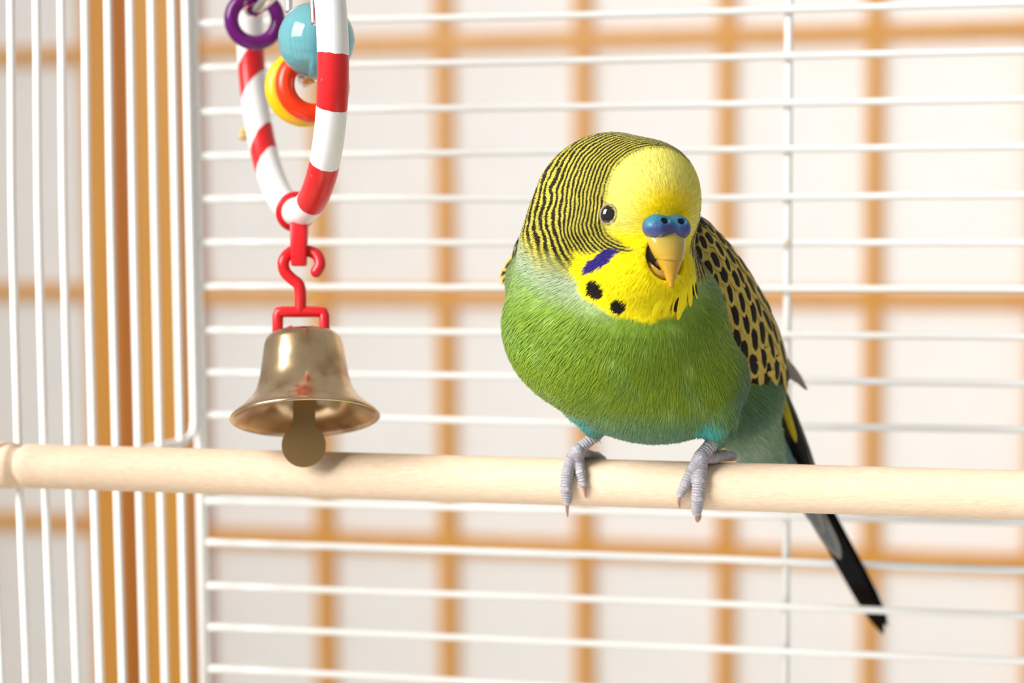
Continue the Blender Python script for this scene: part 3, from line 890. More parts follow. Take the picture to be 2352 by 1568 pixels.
bird = empty('budgerigar', to_world(perch_at(1480) + np.array([0, PR, 0])))
tag(bird, 'green and yellow budgerigar perched with its beak slightly open', 'bird')
V, Q = surface_nets(sdf_body, (-.8, -4.2, -45), (6.8, 5.4, -36.2), .062)
body = fast_mesh('body', V, Q, M_PLUME, bird)
set_plume(body, *plumage(V))

# plumage: short barbs that follow the lie of the feathers
def make_barbs(n):
    tri = np.concatenate([Q[:, [0, 1, 2]], Q[:, [0, 2, 3]]])
    a, b, c = V[tri[:, 0]], V[tri[:, 1]], V[tri[:, 2]]
    ar = np.linalg.norm(np.cross(b - a, c - a), axis=1)
    cen = (a + b + c) / 3
    dens = ar * (1 + 1.6 * (np.linalg.norm(cen - HEAD_C, axis=1) < 2.6)) * (.35 + .65 * (cen[:, 2] > -42.2))
    t = rng.choice(len(tri), n, p=dens / dens.sum())
    r1, r2 = rng.random(n), rng.random(n); s = np.sqrt(r1)
    P = (1 - s)[:, None] * a[t] + (s * (1 - r2))[:, None] * b[t] + (s * r2)[:, None] * c[t]
    # keep the carved mouth and the eyes free
    keep = ell(P, H(-.04, -.62, .12), np.array([.47, .47, .55]), HEADR) > 0.0
    keep &= np.linalg.norm(P - EYE, axis=1) > .20
    keep &= np.linalg.norm(P - EYE2, axis=1) > .20
    keep &= ell(P, H(0, -.02, .0), np.array([.52, .22, .3]), HEADR) > 0
    P = P[keep]; n = len(P)
    N = grad(sdf_body, P)
    flow = P - BEAK_P
    tailv = cs(2030, 1450, 47.9) - cs(1500, 850, 40.5); tailv /= np.linalg.norm(tailv)
    fl = flow / np.linalg.norm(flow, axis=1, keepdims=True)
    wt = sstep((P - cs(1560, 850, 41)) @ tailv, -.3, 1.2)
    fl = fl * (1 - wt)[:, None] + tailv * wt[:, None] + rng.normal(0, .10, (n, 3))
    T = fl - N * (fl * N).sum(1, keepdims=True); T /= np.maximum(np.linalg.norm(T, axis=1, keepdims=True), 1e-6)
    Bn = np.cross(N, T)
    dist = np.linalg.norm(flow, axis=1)
    L = (.12 + .10 * sstep(dist, .3, 1.4) + .16 * sstep(dist, 1.8, 3.2) + .10 * sstep(dist, 4, 6)) * rng.uniform(.7, 1.3, n)
    L = L * (1 - .5 * (1 - sstep(np.minimum(np.linalg.norm(P - cs(1366, 985, 40.5), axis=1), np.linalg.norm(P - cs(1642, 1008, 40.1), axis=1)), .2, .6)))
    Wd = (.0065 + .003 * sstep(dist, 1.5, 3)) * rng.uniform(.7, 1.3, n)
    lift = .10 + .13 * rng.random(n) ** 2
    K = 4
    ts = np.linspace(0, 1, K); wd = np.array([.8, 1.0, .75, .12])
    out = np.empty((n, K, 2, 3)); 
    for i, t_ in enumerate(ts):
        c_ = P + T * (L * t_)[:, None] + N * (L * (lift * t_ * (1.25 - .55 * t_)) - .01)[:, None]
        # follow the curvature of the body
        c_ = c_ - N * (.22 * (L * t_) ** 2)[:, None]
        out[:, i, 0] = c_ - Bn * (Wd * wd[i])[:, None]; out[:, i, 1] = c_ + Bn * (Wd * wd[i])[:, None]
    VV = out.reshape(-1, 3)
    base = (np.arange(n) * K * 2)[:, None]
    FF = np.concatenate([base + np.array([2 * i + 2, 2 * i + 3, 2 * i + 1, 2 * i]) for i in range(K - 1)])
    o = fast_mesh('plumage_barbs', VV, FF, M_PLUME, bird)
    tip = P + T * (L * .5)[:, None]
    c1, u1, b1 = plumage(tip)
    jit = np.exp(rng.normal(0, .10, n))[:, None]
    c1 = np.clip(c1 * jit, .003, .97)
    cc = np.repeat(c1, K * 2, 0); bb = np.repeat(b1, K * 2)
    bd = bar_dist(VV)
    uu = (bd - FRAD) / (.067 + .040 * sstep(bd, FRAD + .5, FRAD + 2.2))
    uu = uu + np.repeat(rng.normal(0, .07, n), K * 2)
    set_plume(o, cc, uu, bb)
    nn = np.repeat(N + rng.normal(0, .07, (n, 3)), K * 2, 0); nn /= np.linalg.norm(nn, axis=1, keepdims=True)
    o.data.normals_split_custom_set_from_vertices((nn @ CAM_R.T).astype(np.float32))
    o['kind'] = 'stuff'
    return o
EYE2 = mirror_s(EYE[None])[0] - HG * .75
for _ in range(6):
    EYE2 = EYE2 - sdf_body(EYE2[None], False)[0] * grad(sdf_body, EYE2[None])[0]
make_barbs(230000)

# ---- eyes
def local_mesh(name, V, Fc, c, R, mat, parent, smooth=True):
    return obj(name, to_world(np.asarray(V) @ R.T + c), Fc, mat, parent, world_loc(bird), smooth)
M_EYE = simple_mat('eye_black', (.006, .005, .005), .04, 0, Coat_Weight=1.0)
M_LID = simple_mat('eye_skin', (.27, .20, .135), .6)
SPH = lathe([(1e-4, -1)] + [(math.sin(t), -math.cos(t)) for t in np.linspace(.12, math.pi - .12, 18)] + [(1e-4, 1)], 28)
def ring_mesh(R_, r_, n=40, seg=12):
    a = np.linspace(0, 2 * np.pi, n, endpoint=False)
    return tube(np.stack([R_[0] * np.cos(a), R_[1] * np.sin(a), 0 * a], 1), r_, seg, closed=True)
for e in (EYE, EYE2):
    nrm = grad(lambda q: sdf_body(q, False), e[None])[0]
    Rm = basis_from(nrm, np.cross([0, 1, 0], nrm))
    # the lids tilt slightly with the head
    a = math.radians(-14); Rm = Rm @ np.array([[math.cos(a), -math.sin(a), 0], [math.sin(a), math.cos(a), 0], [0, 0, 1]])
    ball_ = local_mesh('eye', SPH[0] * [.150, .188, .10], SPH[1], e - nrm * .045, Rm, M_EYE, bird)
    V_, F_ = ring_mesh((.158, .196), .024)
    local_mesh('eyelid', V_ * [1, 1, .8], F_, e - nrm * .012, Rm, M_LID, bird)
    V_, F_ = ring_mesh((.190, .228), .024)
    local_mesh('eye_skin', V_ * [1, 1, .6], F_, e - nrm * .034, Rm, M_LID, bird)

# ---- cere, beak, mouth
def cere_mat():
    m, nt, b = new_mat('cere_skin')
    tc = node(nt, 'ShaderNodeAttribute'); tc.attribute_name = 'cere_t'
    to = node(nt, 'ShaderNodeTexCoord')
    nz = node(nt, 'ShaderNodeTexNoise'); nz.inputs['Scale'].default_value = 420; nz.inputs['Detail'].default_value = 3
    nt.links.new(to.outputs['Object'], nz.inputs['Vector'])
    ma = node(nt, 'ShaderNodeMath', operation='MULTIPLY_ADD'); ma.inputs[1].default_value = .75; nt.links.new(nz.outputs['Fac'], ma.inputs[0]); nt.links.new(tc.outputs['Fac'], ma.inputs[2])
    r = ramp(nt, [(.22, (.32, .28, .27)), (.33, (.10, .10, .17)), (.50, (.05, .055, .20)), (.66, (.035, .075, .22)), (.82, (.012, .17, .25)), (1.0, (.07, .12, .13))])
    nt.links.new(ma.outputs[0], r.inputs[0]); nt.links.new(r.outputs[0], b.inputs['Base Color'])
    b.inputs['Roughness'].default_value = .42
    bp = node(nt, 'ShaderNodeBump'); bp.inputs['Strength'].default_value = .8; bp.inputs['Distance'].default_value = .0005
    nt.links.new(nz.outputs['Fac'], bp.inputs['Height']); nt.links.new(bp.outputs[0], b.inputs['Normal'])
    return m
def sdf_cere(p):
    q = (p - HO) @ HEADR
    f = smin(ell(q, np.array([-.25, -.005, .02]), np.array([.29, .265, .30])), ell(q, np.array([.225, -.005, .02]), np.array([.29, .265, .30])), .13)
    f = smin(f, ell(q, np.array([0, .035, .0]), np.array([.34, .175, .265])), .10)
    for s in (-1, 1):
        d = ell(q, np.array([s * .20, .135, .27]), np.array([.10, .058, .16]))
        f = -smin(-f, d, .02)
    return f
cl, ch = H(0, 0, 0) - .75, H(0, 0, 0) + .75
V_, Q_ = surface_nets(sdf_cere, cl, ch, .02)
cere = fast_mesh('cere', V_, Q_, cere_mat(), bird)
cere['label'] = 'swollen blue cere with two nostrils above the beak'
qv = (V_ - HO) @ HEADR
at_ = cere.data.attributes.new('cere_t', 'FLOAT', 'POINT'); at_.data.foreach_set('value', ((qv[:, 1] + .24) / .50 * .58 - .06).astype(np.float32))
M_SCURF = simple_mat('cere_scurf', (.50, .42, .30), .6)
pts = []
for s_ in np.linspace(-.47, .43, 34):
    t_ = -.215 + .105 * math.exp(-(s_ / .17) ** 2) + .012 * math.sin(s_ * 37)
    gs = np.linspace(.7, -.2, 300); q = np.array([H(s_, t_, g_) for g_ in gs]); f_ = sdf_cere(q)
    if (f_ < 0).any(): pts.append(q[np.argmax(f_ < 0)])
V_, F_ = tube(to_world(np.array(pts)), .00012, 8)
obj('cere_edge', V_, F_, M_SCURF, bird, world_loc(bird))
M_NOSTRIL = simple_mat('nostril_dark', (.008, .008, .01), .6)
for s in (-1, 1):
    local_mesh('nostril', SPH[0] * [.085, .048, .05], SPH[1], H(s * .20, .13, .165), HEADR, M_NOSTRIL, bird)

def sweep_head(st, n=40, seg=28, e=2.0):
    """st rows (t, g, half width, half depth) in the sagittal plane of the head"""
    st = np.array(st); C_ = spline(st, n)
    V = []
    for i in range(n):
        a_, b_ = C_[max(i - 1, 0)], C_[min(i + 1, n - 1)]
        T = np.array([0, b_[0] - a_[0], b_[1] - a_[1]]); T /= np.linalg.norm(T)
        Nn = np.cross([1, 0, 0], T)
        if Nn[2] < 0: Nn = -Nn
        for k in range(seg):
            x = 2 * math.pi * k / seg; c, s_ = math.cos(x), math.sin(x)
            c = math.copysign(abs(c) ** (2 / e), c); s_ = math.copysign(abs(s_) ** (2 / e), s_)
            V.append(np.array([0, C_[i][0], C_[i][1]]) + max(C_[i][2], .004) * c * np.array([1, 0, 0]) + max(C_[i][3], .004) * s_ * Nn)
    Fc = [(i * seg + k, i * seg + (k + 1) % seg, (i + 1) * seg + (k + 1) % seg, (i + 1) * seg + k) for i in range(n - 1) for k in range(seg)]
    Fc += [tuple(range(seg - 1, -1, -1)), tuple(range((n - 1) * seg, n * seg))]
    return np.array(V), Fc
def beak_mat(name, top, tip, z0, z1):
    m, nt, b = new_mat(name)
    at = node(nt, 'ShaderNodeAttribute'); at.attribute_name = 'beak_t'
    to = node(nt, 'ShaderNodeTexCoord'); nz = node(nt, 'ShaderNodeTexNoise'); nz.inputs['Scale'].default_value = 350; nz.inputs['Detail'].default_value = 4
    nt.links.new(to.outputs['Object'], nz.inputs['Vector'])
    ma = node(nt, 'ShaderNodeMath', operation='MULTIPLY_ADD'); ma.inputs[1].default_value = .25; nt.links.new(nz.outputs['Fac'], ma.inputs[0]); nt.links.new(at.outputs['Fac'], ma.inputs[2])
    r = ramp(nt, [(z0, top), (z1, tip)])
    nt.links.new(ma.outputs[0], r.inputs[0]); nt.links.new(r.outputs[0], b.inputs['Base Color'])
    b.inputs['Roughness'].default_value = .22; b.inputs['Coat Weight'].default_value = .4; b.inputs['Subsurface Weight'].default_value = .0; b.inputs['Subsurface Radius'].default_value = (.002, .001, .0004)
    bp = node(nt, 'ShaderNodeBump'); bp.inputs['Strength'].default_value = .12; bp.inputs['Distance'].default_value = .0004
    nt.links.new(nz.outputs['Fac'], bp.inputs['Height']); nt.links.new(bp.outputs[0], b.inputs['Normal'])
    return m
M_BEAK = beak_mat('beak_horn', (.43, .33, .05), (.52, .28, .02), .3, .9)
def head_part(name, st, mat, label=None, **kw):
    V_, F_ = sweep_head(st, **kw)
    o = obj(name, to_world(V_ @ HEADR.T + HO), F_, mat, bird, world_loc(bird))
    a = o.data.attributes.new('beak_t', 'FLOAT', 'POINT'); a.data.foreach_set('value', np.clip(-V_[:, 1] / 1.15, 0, 1).astype(np.float32))
    if label: o['label'] = label
    return o
head_part('upper_beak', [(-.02, -.06, .45, .20), (-.18, -.01, .45, .25), (-.34, .07, .41, .28), (-.50, .14, .35, .28), (-.61, .175, .295, .265), (-.65, .18, .268, .245), (-.76, .205, .222, .205), (-.92, .24, .142, .14), (-1.06, .265, .08, .09), (-1.18, .28, .018, .03)], M_BEAK, 'pale horn coloured hooked upper beak', n=60)
# lower beak: a scoop
def sdf_low(p):
    q = (p - HO) @ HEADR
    f = ell(q, np.array([-.03, -.80, .0]), np.array([.36, .27, .27]))
    f2 = ell(q, np.array([-.03, -.66, .06]), np.array([.33, .30, .28]))
    f = -smin(-f, f2, .02)
    return f
V_, Q_ = surface_nets(sdf_low, H(0, -.8, 0) - .6, H(0, -.8, 0) + .6, .02)
lb = fast_mesh('lower_beak', V_, Q_, M_BEAK, bird)
a = lb.data.attributes.new('beak_t', 'FLOAT', 'POINT'); a.data.foreach_set('value', np.full(len(V_), .62, np.float32))
M_MOUTH = simple_mat('mouth_dark', (.03, .012, .008), .5)
local_mesh('mouth', SPH[0] * [.40, .42, .22], SPH[1], H(-.03, -.62, -.16), HEADR, M_MOUTH, bird)
local_mesh('tongue', SPH[0] * [.14, .11, .17], SPH[1], H(-.10, -.72, .02), HEADR, simple_mat('tongue_skin', (.16, .07, .05), .4), bird)

# ---- feathers (one mesh for each kind, shared by the copies)
def feather_mesh(name, vs, ws, camber=.16, bend=.0, cols=5):
    V_, F_, fu, fv = [], [], [], []
    for v, w in zip(vs, ws):
        for c in range(cols):
            u = -1 + 2 * c / (cols - 1)
            V_.append((.5 * u * w, v - .04 * abs(u) * w, camber * (w * w - (u * w) ** 2) * .5 - bend * v * v)); fu.append(u * w); fv.append(v)
    n = len(vs)
    for i in range(n - 1):
        for c in range(cols - 1):
            k = i * cols + c; F_.append((k, k + 1, k + cols + 1, k + cols))
    me = mesh_from(name, V_, F_)
    for nm, arr in (('fu', fu), ('fv', fv)):
        a_ = me.attributes.new(nm, 'FLOAT', 'POINT'); a_.data.foreach_set('value', np.array(arr, np.float32))
    return me
VS = [0, .15, .35, .55, .70, .82, .91, .97, 1.0]; WS = [.35, .6, .86, 1.0, .96, .80, .56, .28, .05]
def feather_mat(name, base, spot, cu, cv, ru, rv, edge=None, rough=.6):
    m, nt, b = new_mat(name)
    au = node(nt, 'ShaderNodeAttribute'); au.attribute_name = 'fu'; av = node(nt, 'ShaderNodeAttribute'); av.attribute_name = 'fv'
    oi = node(nt, 'ShaderNodeObjectInfo'); tc = node(nt, 'ShaderNodeTexCoord')
    mp = node(nt, 'ShaderNodeMapping'); mp.inputs['Scale'].default_value = (9, 2.2, 1); nt.links.new(tc.outputs['Object'], mp.inputs[0]); nt.links.new(oi.outputs['Random'], mp.inputs['Location'])
    nz = node(nt, 'ShaderNodeTexNoise'); nz.inputs['Scale'].default_value = 2.2; nz.inputs['Detail'].default_value = 3; nt.links.new(mp.outputs[0], nz.inputs['Vector'])
    def mth(op, a_, b_, c_=None):
        n_ = node(nt, 'ShaderNodeMath', operation=op)
        for i, x in enumerate((a_, b_, c_)):
            if x is None: continue
            if isinstance(x, (int, float)): n_.inputs[i].default_value = x
            else: nt.links.new(x, n_.inputs[i])
        return n_.outputs[0]
    du = mth('POWER', mth('ABSOLUTE', mth('DIVIDE', mth('SUBTRACT', au.outputs['Fac'], cu), ru), None), 2.0)
    dv = mth('POWER', mth('ABSOLUTE', mth('DIVIDE', mth('SUBTRACT', av.outputs['Fac'], cv), rv), None), 2.4)
    d_ = mth('ADD', mth('ADD', du, dv), mth('MULTIPLY', mth('SUBTRACT', nz.outputs['Fac'], .5), 1.1))
    mr = node(nt, 'ShaderNodeMapRange', interpolation_type='SMOOTHSTEP'); mr.inputs[1].default_value = .85; mr.inputs[2].default_value = 1.12; mr.inputs[3].default_value = 1; mr.inputs[4].default_value = 0
    nt.links.new(d_, mr.inputs[0])
    rb = ramp(nt, [(.25, tuple(x * .72 for x in base)), (.75, tuple(min(1, x * 1.15) for x in base))]); nt.links.new(nz.outputs['Fac'], rb.inputs[0])
    mx = node(nt, 'ShaderNodeMix', data_type='RGBA'); nt.links.new(mr.outputs[0], mx.inputs['Factor']); nt.links.new(rb.outputs[0], mx.inputs['A']); mx.inputs['B'].default_value = (*spot, 1)
    nt.links.new(mx.outputs['Result'], b.inputs['Base Color'])
    b.inputs['Roughness'].default_value = rough; b.inputs['Specular IOR Level'].default_value = .06 if base[0] < .02 else .2
    return m
M_FCOV = feather_mat('wing_covert', (.62, .47, .10), (.010, .008, .006), 0, .60, .47, .29)
M_FSCAP = feather_mat('shoulder_covert', (.52, .40, .08), (.014, .010, .006), 0, .58, .60, .28)
M_FPRIM = feather_mat('flight_feather', (.30, .26, .23), (.20, .165, .15), 0, .55, .75, .5)
M_FBLACK = feather_mat('tail_black', (.006, .006, .007), (.004, .004, .005), 0, .5, .5, .5, rough=.5)
M_FGREY = feather_mat('tail_grey', (.22, .21, .19), (.12, .135, .15), .1, .45, .62, .5)
M_FYEL = feather_mat('tail_yellow', (.62, .48, .03), (.30, .34, .05), 0, .2, .6, .4)
M_FDARK = feather_mat('tail_dark', (.10, .10, .08), (.012, .012, .012), 0, .55, .70, .40)
M_FBIB = feather_mat('bib_yellow', (.90, .72, .0), (.93, .78, .0), 0, .6, .5, .4)
ME_COV = feather_mesh('covert_feather', VS, WS, .2, .05); ME_COV.materials.append(M_FCOV)
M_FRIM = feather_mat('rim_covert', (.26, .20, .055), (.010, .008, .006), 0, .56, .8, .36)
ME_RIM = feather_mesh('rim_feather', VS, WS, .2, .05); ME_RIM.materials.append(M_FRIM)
ME_SCAP = feather_mesh('shoulder_feather', VS, WS, .2, .05); ME_SCAP.materials.append(M_FSCAP)
def long_mesh(nm, mat, base=.45, bend=.0, camber=.12):
    me = feather_mesh(nm, [0, .1, .3, .5, .7, .85, .93, .97, 1.0], [base, .7, .92, 1, 1, .92, .74, .5, .16], camber, bend); me.materials.append(mat); return me
ME_PRIM = long_mesh('flight_feather', M_FPRIM); ME_BLACK = long_mesh('tail_feather', M_FBLACK); ME_GREY = long_mesh('grey_tail', M_FGREY); ME_DARK = long_mesh('dark_tail', M_FDARK); ME_YEL = long_mesh('yellow_tail', M_FYEL)
ME_BIB = long_mesh('bib_feather', M_FBIB, .5, .06, .3)
M_FBIBS = feather_mat('bib_spotted', (.90, .70, .0), (.010, .006, .005), 0, .72, .62, .19); ME_BIBS = long_mesh('spotted_bib_feather', M_FBIBS, .5, .06, .3)
def feather(name, me, base, tip, nrm, width, parent, label=None, thick=None):
    """base, tip, nrm in camera space cm"""
    y = tip - base; L_ = np.linalg.norm(y); y = y / L_
    z = nrm - y * (nrm @ y); z /= np.linalg.norm(z); x = np.cross(y, z)
    Rw = CAM_R @ np.stack([x * width, y * L_, z * (thick or width)], 1) * .01
    o = bpy.data.objects.new(name, me); COL.objects.link(o); o.parent = parent
    lw = to_world(base) - world_loc(bird)
    mm = Matrix.Identity(4)
    for i in range(3):
        for j in range(3): mm[i][j] = Rw[i, j]
        mm[i][3] = lw[i]
    o.matrix_local = mm
    if label: o['label'] = label
    return o

M_WINGB = simple_mat('wing_down', (.10, .085, .03), .8)
def make_wing(a_pt, b_pt, out_hint, radii, rows, betas, label, flip=1):
    A0, B0 = cs(*a_pt), cs(*b_pt); C0 = (A0 + B0) / 2
    ax_ = (B0 - A0); HL = np.linalg.norm(ax_) / 2; ax_ /= 2 * HL
    o_ = np.array(out_hint, float); o_ -= ax_ * (o_ @ ax_); o_ /= np.linalg.norm(o_); b_ = np.cross(ax_, o_)
    Rm = np.stack([o_, b_, ax_], 1); rr = np.array([radii[0], radii[1], HL])
    w = obj('wing', to_world((SPH[0] * rr * .985) @ Rm.T + C0), SPH[1], M_WINGB, bird, world_loc(bird))
    w['label'] = label
    fn = lambda q: ell(q, C0, rr, Rm)
    for r_i, (x, fl, fw, gap) in enumerate(rows):
        rho = math.sqrt(max(1 - x * x, .02))
        be = betas[0] + (r_i % 2) * .5 * gap / max(rr[0], rr[1]) / rho
        while be < betas[1]:
            p = C0 + Rm @ np.array([rr[0] * rho * math.cos(be), rr[1] * rho * math.sin(be), HL * x])
            n_ = grad(fn, p[None])[0]
            t_ = ax_ - n_ * (ax_ @ n_); t_ /= np.linalg.norm(t_)
            t_ = t_ + np.array([-.26, -.50, 0]) + b_ * rng.normal(0, .10); t_ -= n_ * (t_ @ n_); t_ /= np.linalg.norm(t_); p = p + t_ * rng.normal(0, .04) + b_ * rng.normal(0, .02); 
            L_ = fl * rng.uniform(.92, 1.08); base = p - t_ * L_ * .45 - n_ * .02; tip = p + t_ * L_ * .55
            # keep the tip on the wing surface
            tip = tip - n_ * max(fn(tip[None])[0] - .05, -.05)
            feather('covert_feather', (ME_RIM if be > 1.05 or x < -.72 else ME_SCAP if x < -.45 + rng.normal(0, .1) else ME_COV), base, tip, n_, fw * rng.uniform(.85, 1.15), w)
            loc = math.hypot(rr[0] * math.sin(be), rr[1] * math.cos(be)) * rho
            be += gap / max(loc, .12)
    return w, fn, C0, Rm, rr
ROWS = []
x = -.94
for i in range(14):
    k = (x + .94) / 1.8
    ROWS.append((x, .46 + .85 * k, .27 + .22 * k, .225 + .16 * k)); x += (.115 + .095 * k)
    if x > .86: break
wing_r, wfn, WC, WR, Wr = make_wing((1532, 484, 39.85), (1792, 918, 42.75), (.66, .20, .72), (.72, 1.0), ROWS, (-1.9, 2.2), 'folded wing with black and yellow scalloped feathers on the right')
for b_, t_, w_ in (((1752, 790, 42.3), (1855, 893, 43.6), .40), ((1765, 780, 42.6), (1849, 880, 43.9), .40), ((1742, 806, 42.1), (1838, 876, 43.3), .40), ((1730, 818, 41.9), (1822, 866, 43.0), .36), ((1775, 790, 42.9), (1845, 872, 44.1), .36)):
    feather('flight_feather', ME_PRIM, cs(*b_), cs(*t_), np.array([.35, .65, .65]), w_, wing_r)
wing_l, *_ = make_wing((1192, 560, 41.0), (1440, 820, 45.2), (-.85, .25, -.15), (.60, .95), ROWS[:10], (-1.7, 1.9), 'far wing showing only a few feathers past the shoulder')
for b_, t_ in (((1192, 585, 41.3), (1146, 640, 41.5)), ((1200, 575, 41.2), (1155, 622, 41.3)), ((1190, 600, 41.5), (1150, 655, 41.9)), ((1205, 590, 41.0), (1165, 640, 41.0))):
    feather('covert_feather', ME_COV, cs(*b_), cs(*t_), np.array([-.3, .3, .9]), .22, wing_l)

# ---- tail
tail = obj('tail', to_world(tube(np.array([cs(1745, 960, 42.7), cs(1790, 1050, 43.5), cs(1815, 1100, 44.1)]), np.array([.35, .30, .18]), 16)[0]), tube(np.zeros((3, 3)) + np.arange(3)[:, None], .1, 16)[1], simple_mat('tail_root', (.06, .16, .14), .8), bird, world_loc(bird))
tail['label'] = 'long tapering tail of black and grey feathers passing behind the perch'
TN = np.array([-.45, .25, .85])
for b_, t_, w_, me, nm in (
    ((1778, 985, 43.6), (2030, 1456, 50.0), .56, ME_BLACK, 'tail_feather'),
    ((1790, 985, 43.8), (2038, 1438, 50.0), .50, ME_BLACK, 'tail_feather'),
    ((1790, 1000, 43.5), (1960, 1335, 46.9), .50, ME_BLACK, 'tail_feather'),
    ((1775, 1000, 43.25), (1930, 1284, 46.0), .46, ME_GREY, 'tail_feather'),
    ((1762, 1000, 43.2), (1893, 1225, 45.1), .40, ME_GREY, 'tail_feather'),
    ((1782, 880, 43.2), (1868, 1110, 44.4), .46, ME_DARK, 'tail_feather'),
    ((1778, 870, 43.3), (1848, 1050, 44.1), .42, ME_DARK, 'tail_feather'),
    ((1775, 850, 42.9), (1829, 1016, 43.6), .18, ME_YEL, 'tail_covert'),
    ((1760, 830, 42.8), (1812, 960, 43.4), .20, ME_YEL, 'tail_covert')):
    feather(nm, me, cs(*b_), cs(*t_), TN, w_, tail)

# ---- loose yellow bib feathers on the far side of the throat
for b_, t_, w_ in (((1560, 632), (1523, 728), .26), ((1568, 632), (1545, 724), .26), ((1578, 628), (1566, 716), .26), ((1582, 618), (1585, 704), .25), ((1586, 606), (1600, 686), .23), ((1550, 640), (1510, 720), .26), ((1574, 640), (1556, 735), .24), ((1535, 648), (1500, 732), .26)):
    pb, pt = hit(*b_), hit(*t_); nb = grad(lambda q: sdf_body(q, False), ((pb + pt) / 2)[None])[0]
    feather('bib_feather', ME_BIBS if b_ in ((1568, 632), (1586, 606)) else ME_BIB, pb + nb * .0, pt + nb * .03, nb, w_ * .85, body)

# ---- legs and feet
def perch_wrap(px, py, off):
    ds = np.linspace(38.2, 42.5, 260); P = np.array([cs(px, py, d) for d in ds]); q = P - pA
    dist = np.linalg.norm(q - (q @ p_dir)[:, None] * p_dir, axis=1)
    i = np.argmax(dist <= PR + off) if (dist <= PR + off).any() else np.argmin(dist)
    return P[i]
def leg_mat():
    m, nt, b = new_mat('leg_skin')
    at = node(nt, 'ShaderNodeAttribute'); at.attribute_name = 'ring'
    to = node(nt, 'ShaderNodeTexCoord'); nz = node(nt, 'ShaderNodeTexNoise'); nz.inputs['Scale'].default_value = 700; nz.inputs['Detail'].default_value = 3
    nt.links.new(to.outputs['Object'], nz.inputs['Vector'])
    ma = node(nt, 'ShaderNodeMath', operation='MULTIPLY_ADD'); ma.inputs[1].default_value = 9.0; nt.links.new(nz.outputs['Fac'], ma.inputs[0]); nt.links.new(at.outputs['Fac'], ma.inputs[2])
    sn = node(nt, 'ShaderNodeMath', operation='SINE'); nt.links.new(ma.outputs[0], sn.inputs[0])
    mr = node(nt, 'ShaderNodeMapRange'); mr.inputs[1].default_value = -1; mr.inputs[2].default_value = 1; nt.links.new(sn.outputs[0], mr.inputs[0])
    r = ramp(nt, [(.0, (.32, .31, .35)), (.16, (.40, .38, .42)), (1, (.47, .445, .47))]); nt.links.new(mr.outputs[0], r.inputs[0])
    nt.links.new(r.outputs[0], b.inputs['Base Color']); b.inputs['Roughness'].default_value = .5
    bp = node(nt, 'ShaderNodeBump'); bp.inputs['Strength'].default_value = .7; bp.inputs['Distance'].default_value = .0004
    nt.links.new(mr.outputs[0], bp.inputs['Height']); nt.links.new(bp.outputs[0], b.inputs['Normal'])
    return m
M_LEG = leg_mat(); M_CLAW = simple_mat('claw_horn', (.42, .22, .16), .35)
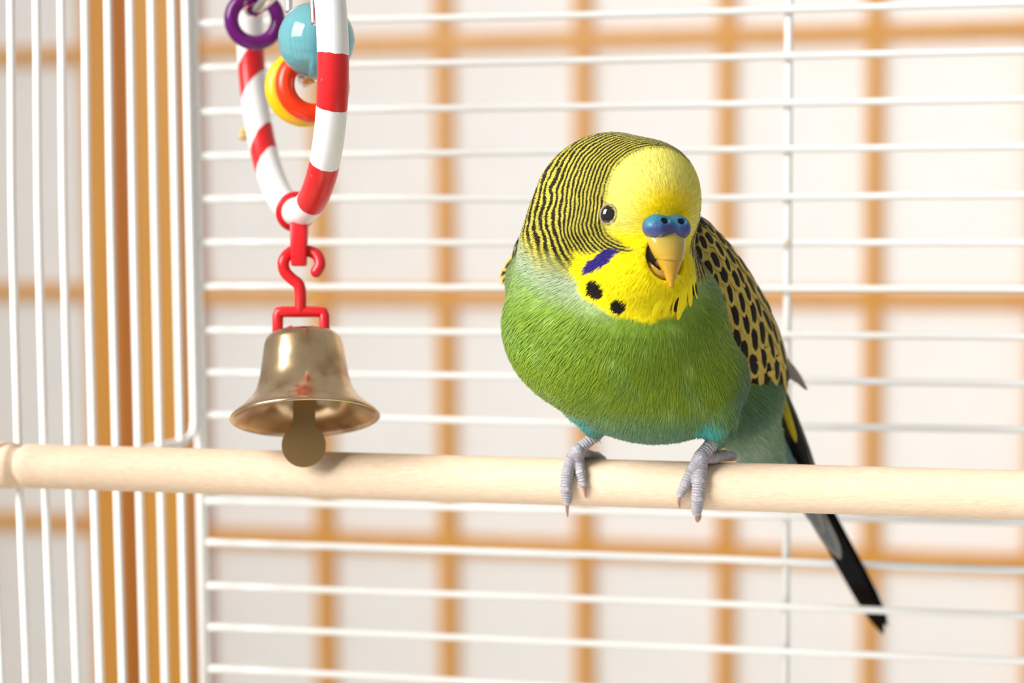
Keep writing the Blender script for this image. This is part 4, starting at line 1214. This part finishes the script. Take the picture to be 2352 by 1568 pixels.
def make_leg(shank, toes, claws):
    segs = []
    for chain in [shank] + toes:
        s0 = 0
        for (a_, ra), (b_, rb) in zip(chain[:-1], chain[1:]):
            segs.append((a_, b_, ra, rb, s0)); s0 += np.linalg.norm(b_ - a_)
    def fn(p):
        f = None
        for a_, b_, ra, rb, _ in segs:
            d = cone(p, a_, b_, ra, rb); f = d if f is None else smin(f, d, .035)
        return f
    pts = np.array([x for c in [shank] + toes for x, _ in c])
    V_, Q_ = surface_nets(fn, pts.min(0) - .25, pts.max(0) + .25, .026)
    o = fast_mesh('leg', V_, Q_, M_LEG, bird)
    best = np.full(len(V_), 9.0); ringc = np.zeros(len(V_))
    for a_, b_, ra, rb, s0 in segs:
        d = cone(V_, a_, b_, ra, rb); ab = b_ - a_; t = np.clip(((V_ - a_) @ ab) / (ab @ ab), 0, 1)
        mk = d < best; best[mk] = d[mk]; ringc[mk] = (s0 + t * np.linalg.norm(ab))[mk]
    a_ = o.data.attributes.new('ring', 'FLOAT', 'POINT'); a_.data.foreach_set('value', (ringc * 2 * math.pi / .062).astype(np.float32))
    for cl_ in claws:
        P = spline(np.array(cl_), 12); V_, F_ = tube(to_world(P), np.linspace(.0006, .00012, 12), 10)
        obj('claw', V_, F_, M_CLAW, o, world_loc(bird))
    return o
pw = perch_wrap
make_leg([(cs(1392, 972, 40.55), .16), (cs(1368, 1000, 40.6), .135), (cs(1328, 1032, 40.55), .125)],
    [[(cs(1326, 1034, 40.5), .14), (pw(1315, 1050, .15), .145), (pw(1303, 1085, .13), .135), (pw(1300, 1120, .12), .13), (pw(1303, 1150, .10), .105)],
     [(cs(1328, 1036, 40.5), .14), (pw(1330, 1058, .12), .115), (pw(1334, 1085, .11), .105), (pw(1339, 1112, .09), .085)],
     [(cs(1332, 1036, 40.7), .13), (cs(1352, 1044, 41.1), .10), (cs(1372, 1046, 41.3), .085), (cs(1386, 1054, 41.6), .07)],
     [(cs(1326, 1036, 40.7), .13), (cs(1322, 1040, 41.15), .11), (cs(1318, 1056, 41.5), .1)]],
    [[pw(1303, 1150, .10), pw(1303, 1172, .06), pw(1304, 1188, .02) + np.array([0, 0, -.08])], [pw(1339, 1110, .09), pw(1343, 1128, .08), pw(1345, 1142, .03)]])
make_leg([(cs(1648, 990, 40.1), .17), (cs(1632, 1022, 40.05), .145), (cs(1610, 1048, 39.95), .155)],
    [[(cs(1610, 1050, 39.9), .15), (pw(1607, 1075, .16), .165), (pw(1606, 1105, .14), .15), (pw(1603, 1140, .13), .14), (pw(1600, 1172, .12), .12)],
     [(cs(1604, 1056, 39.9), .14), (pw(1588, 1082, .12), .12), (pw(1574, 1112, .11), .11), (pw(1563, 1134, .09), .09)],
     [(cs(1614, 1050, 40.05), .15), (cs(1640, 1050, 40.2), .125), (cs(1664, 1046, 40.4), .12), (cs(1682, 1048, 40.75), .105)],
     [(cs(1612, 1052, 40.1), .13), (cs(1610, 1056, 40.6), .11), (cs(1606, 1074, 41.0), .1)]],
    [[pw(1600, 1172, .12), pw(1603, 1196, .1) + np.array([0, 0, -.1]), pw(1611, 1190, .05) + np.array([0, 0, -.3]), pw(1614, 1178, .05) + np.array([0, 0, -.45])], [pw(1563, 1134, .09), pw(1559, 1150, .07), pw(1561, 1166, .02)]])
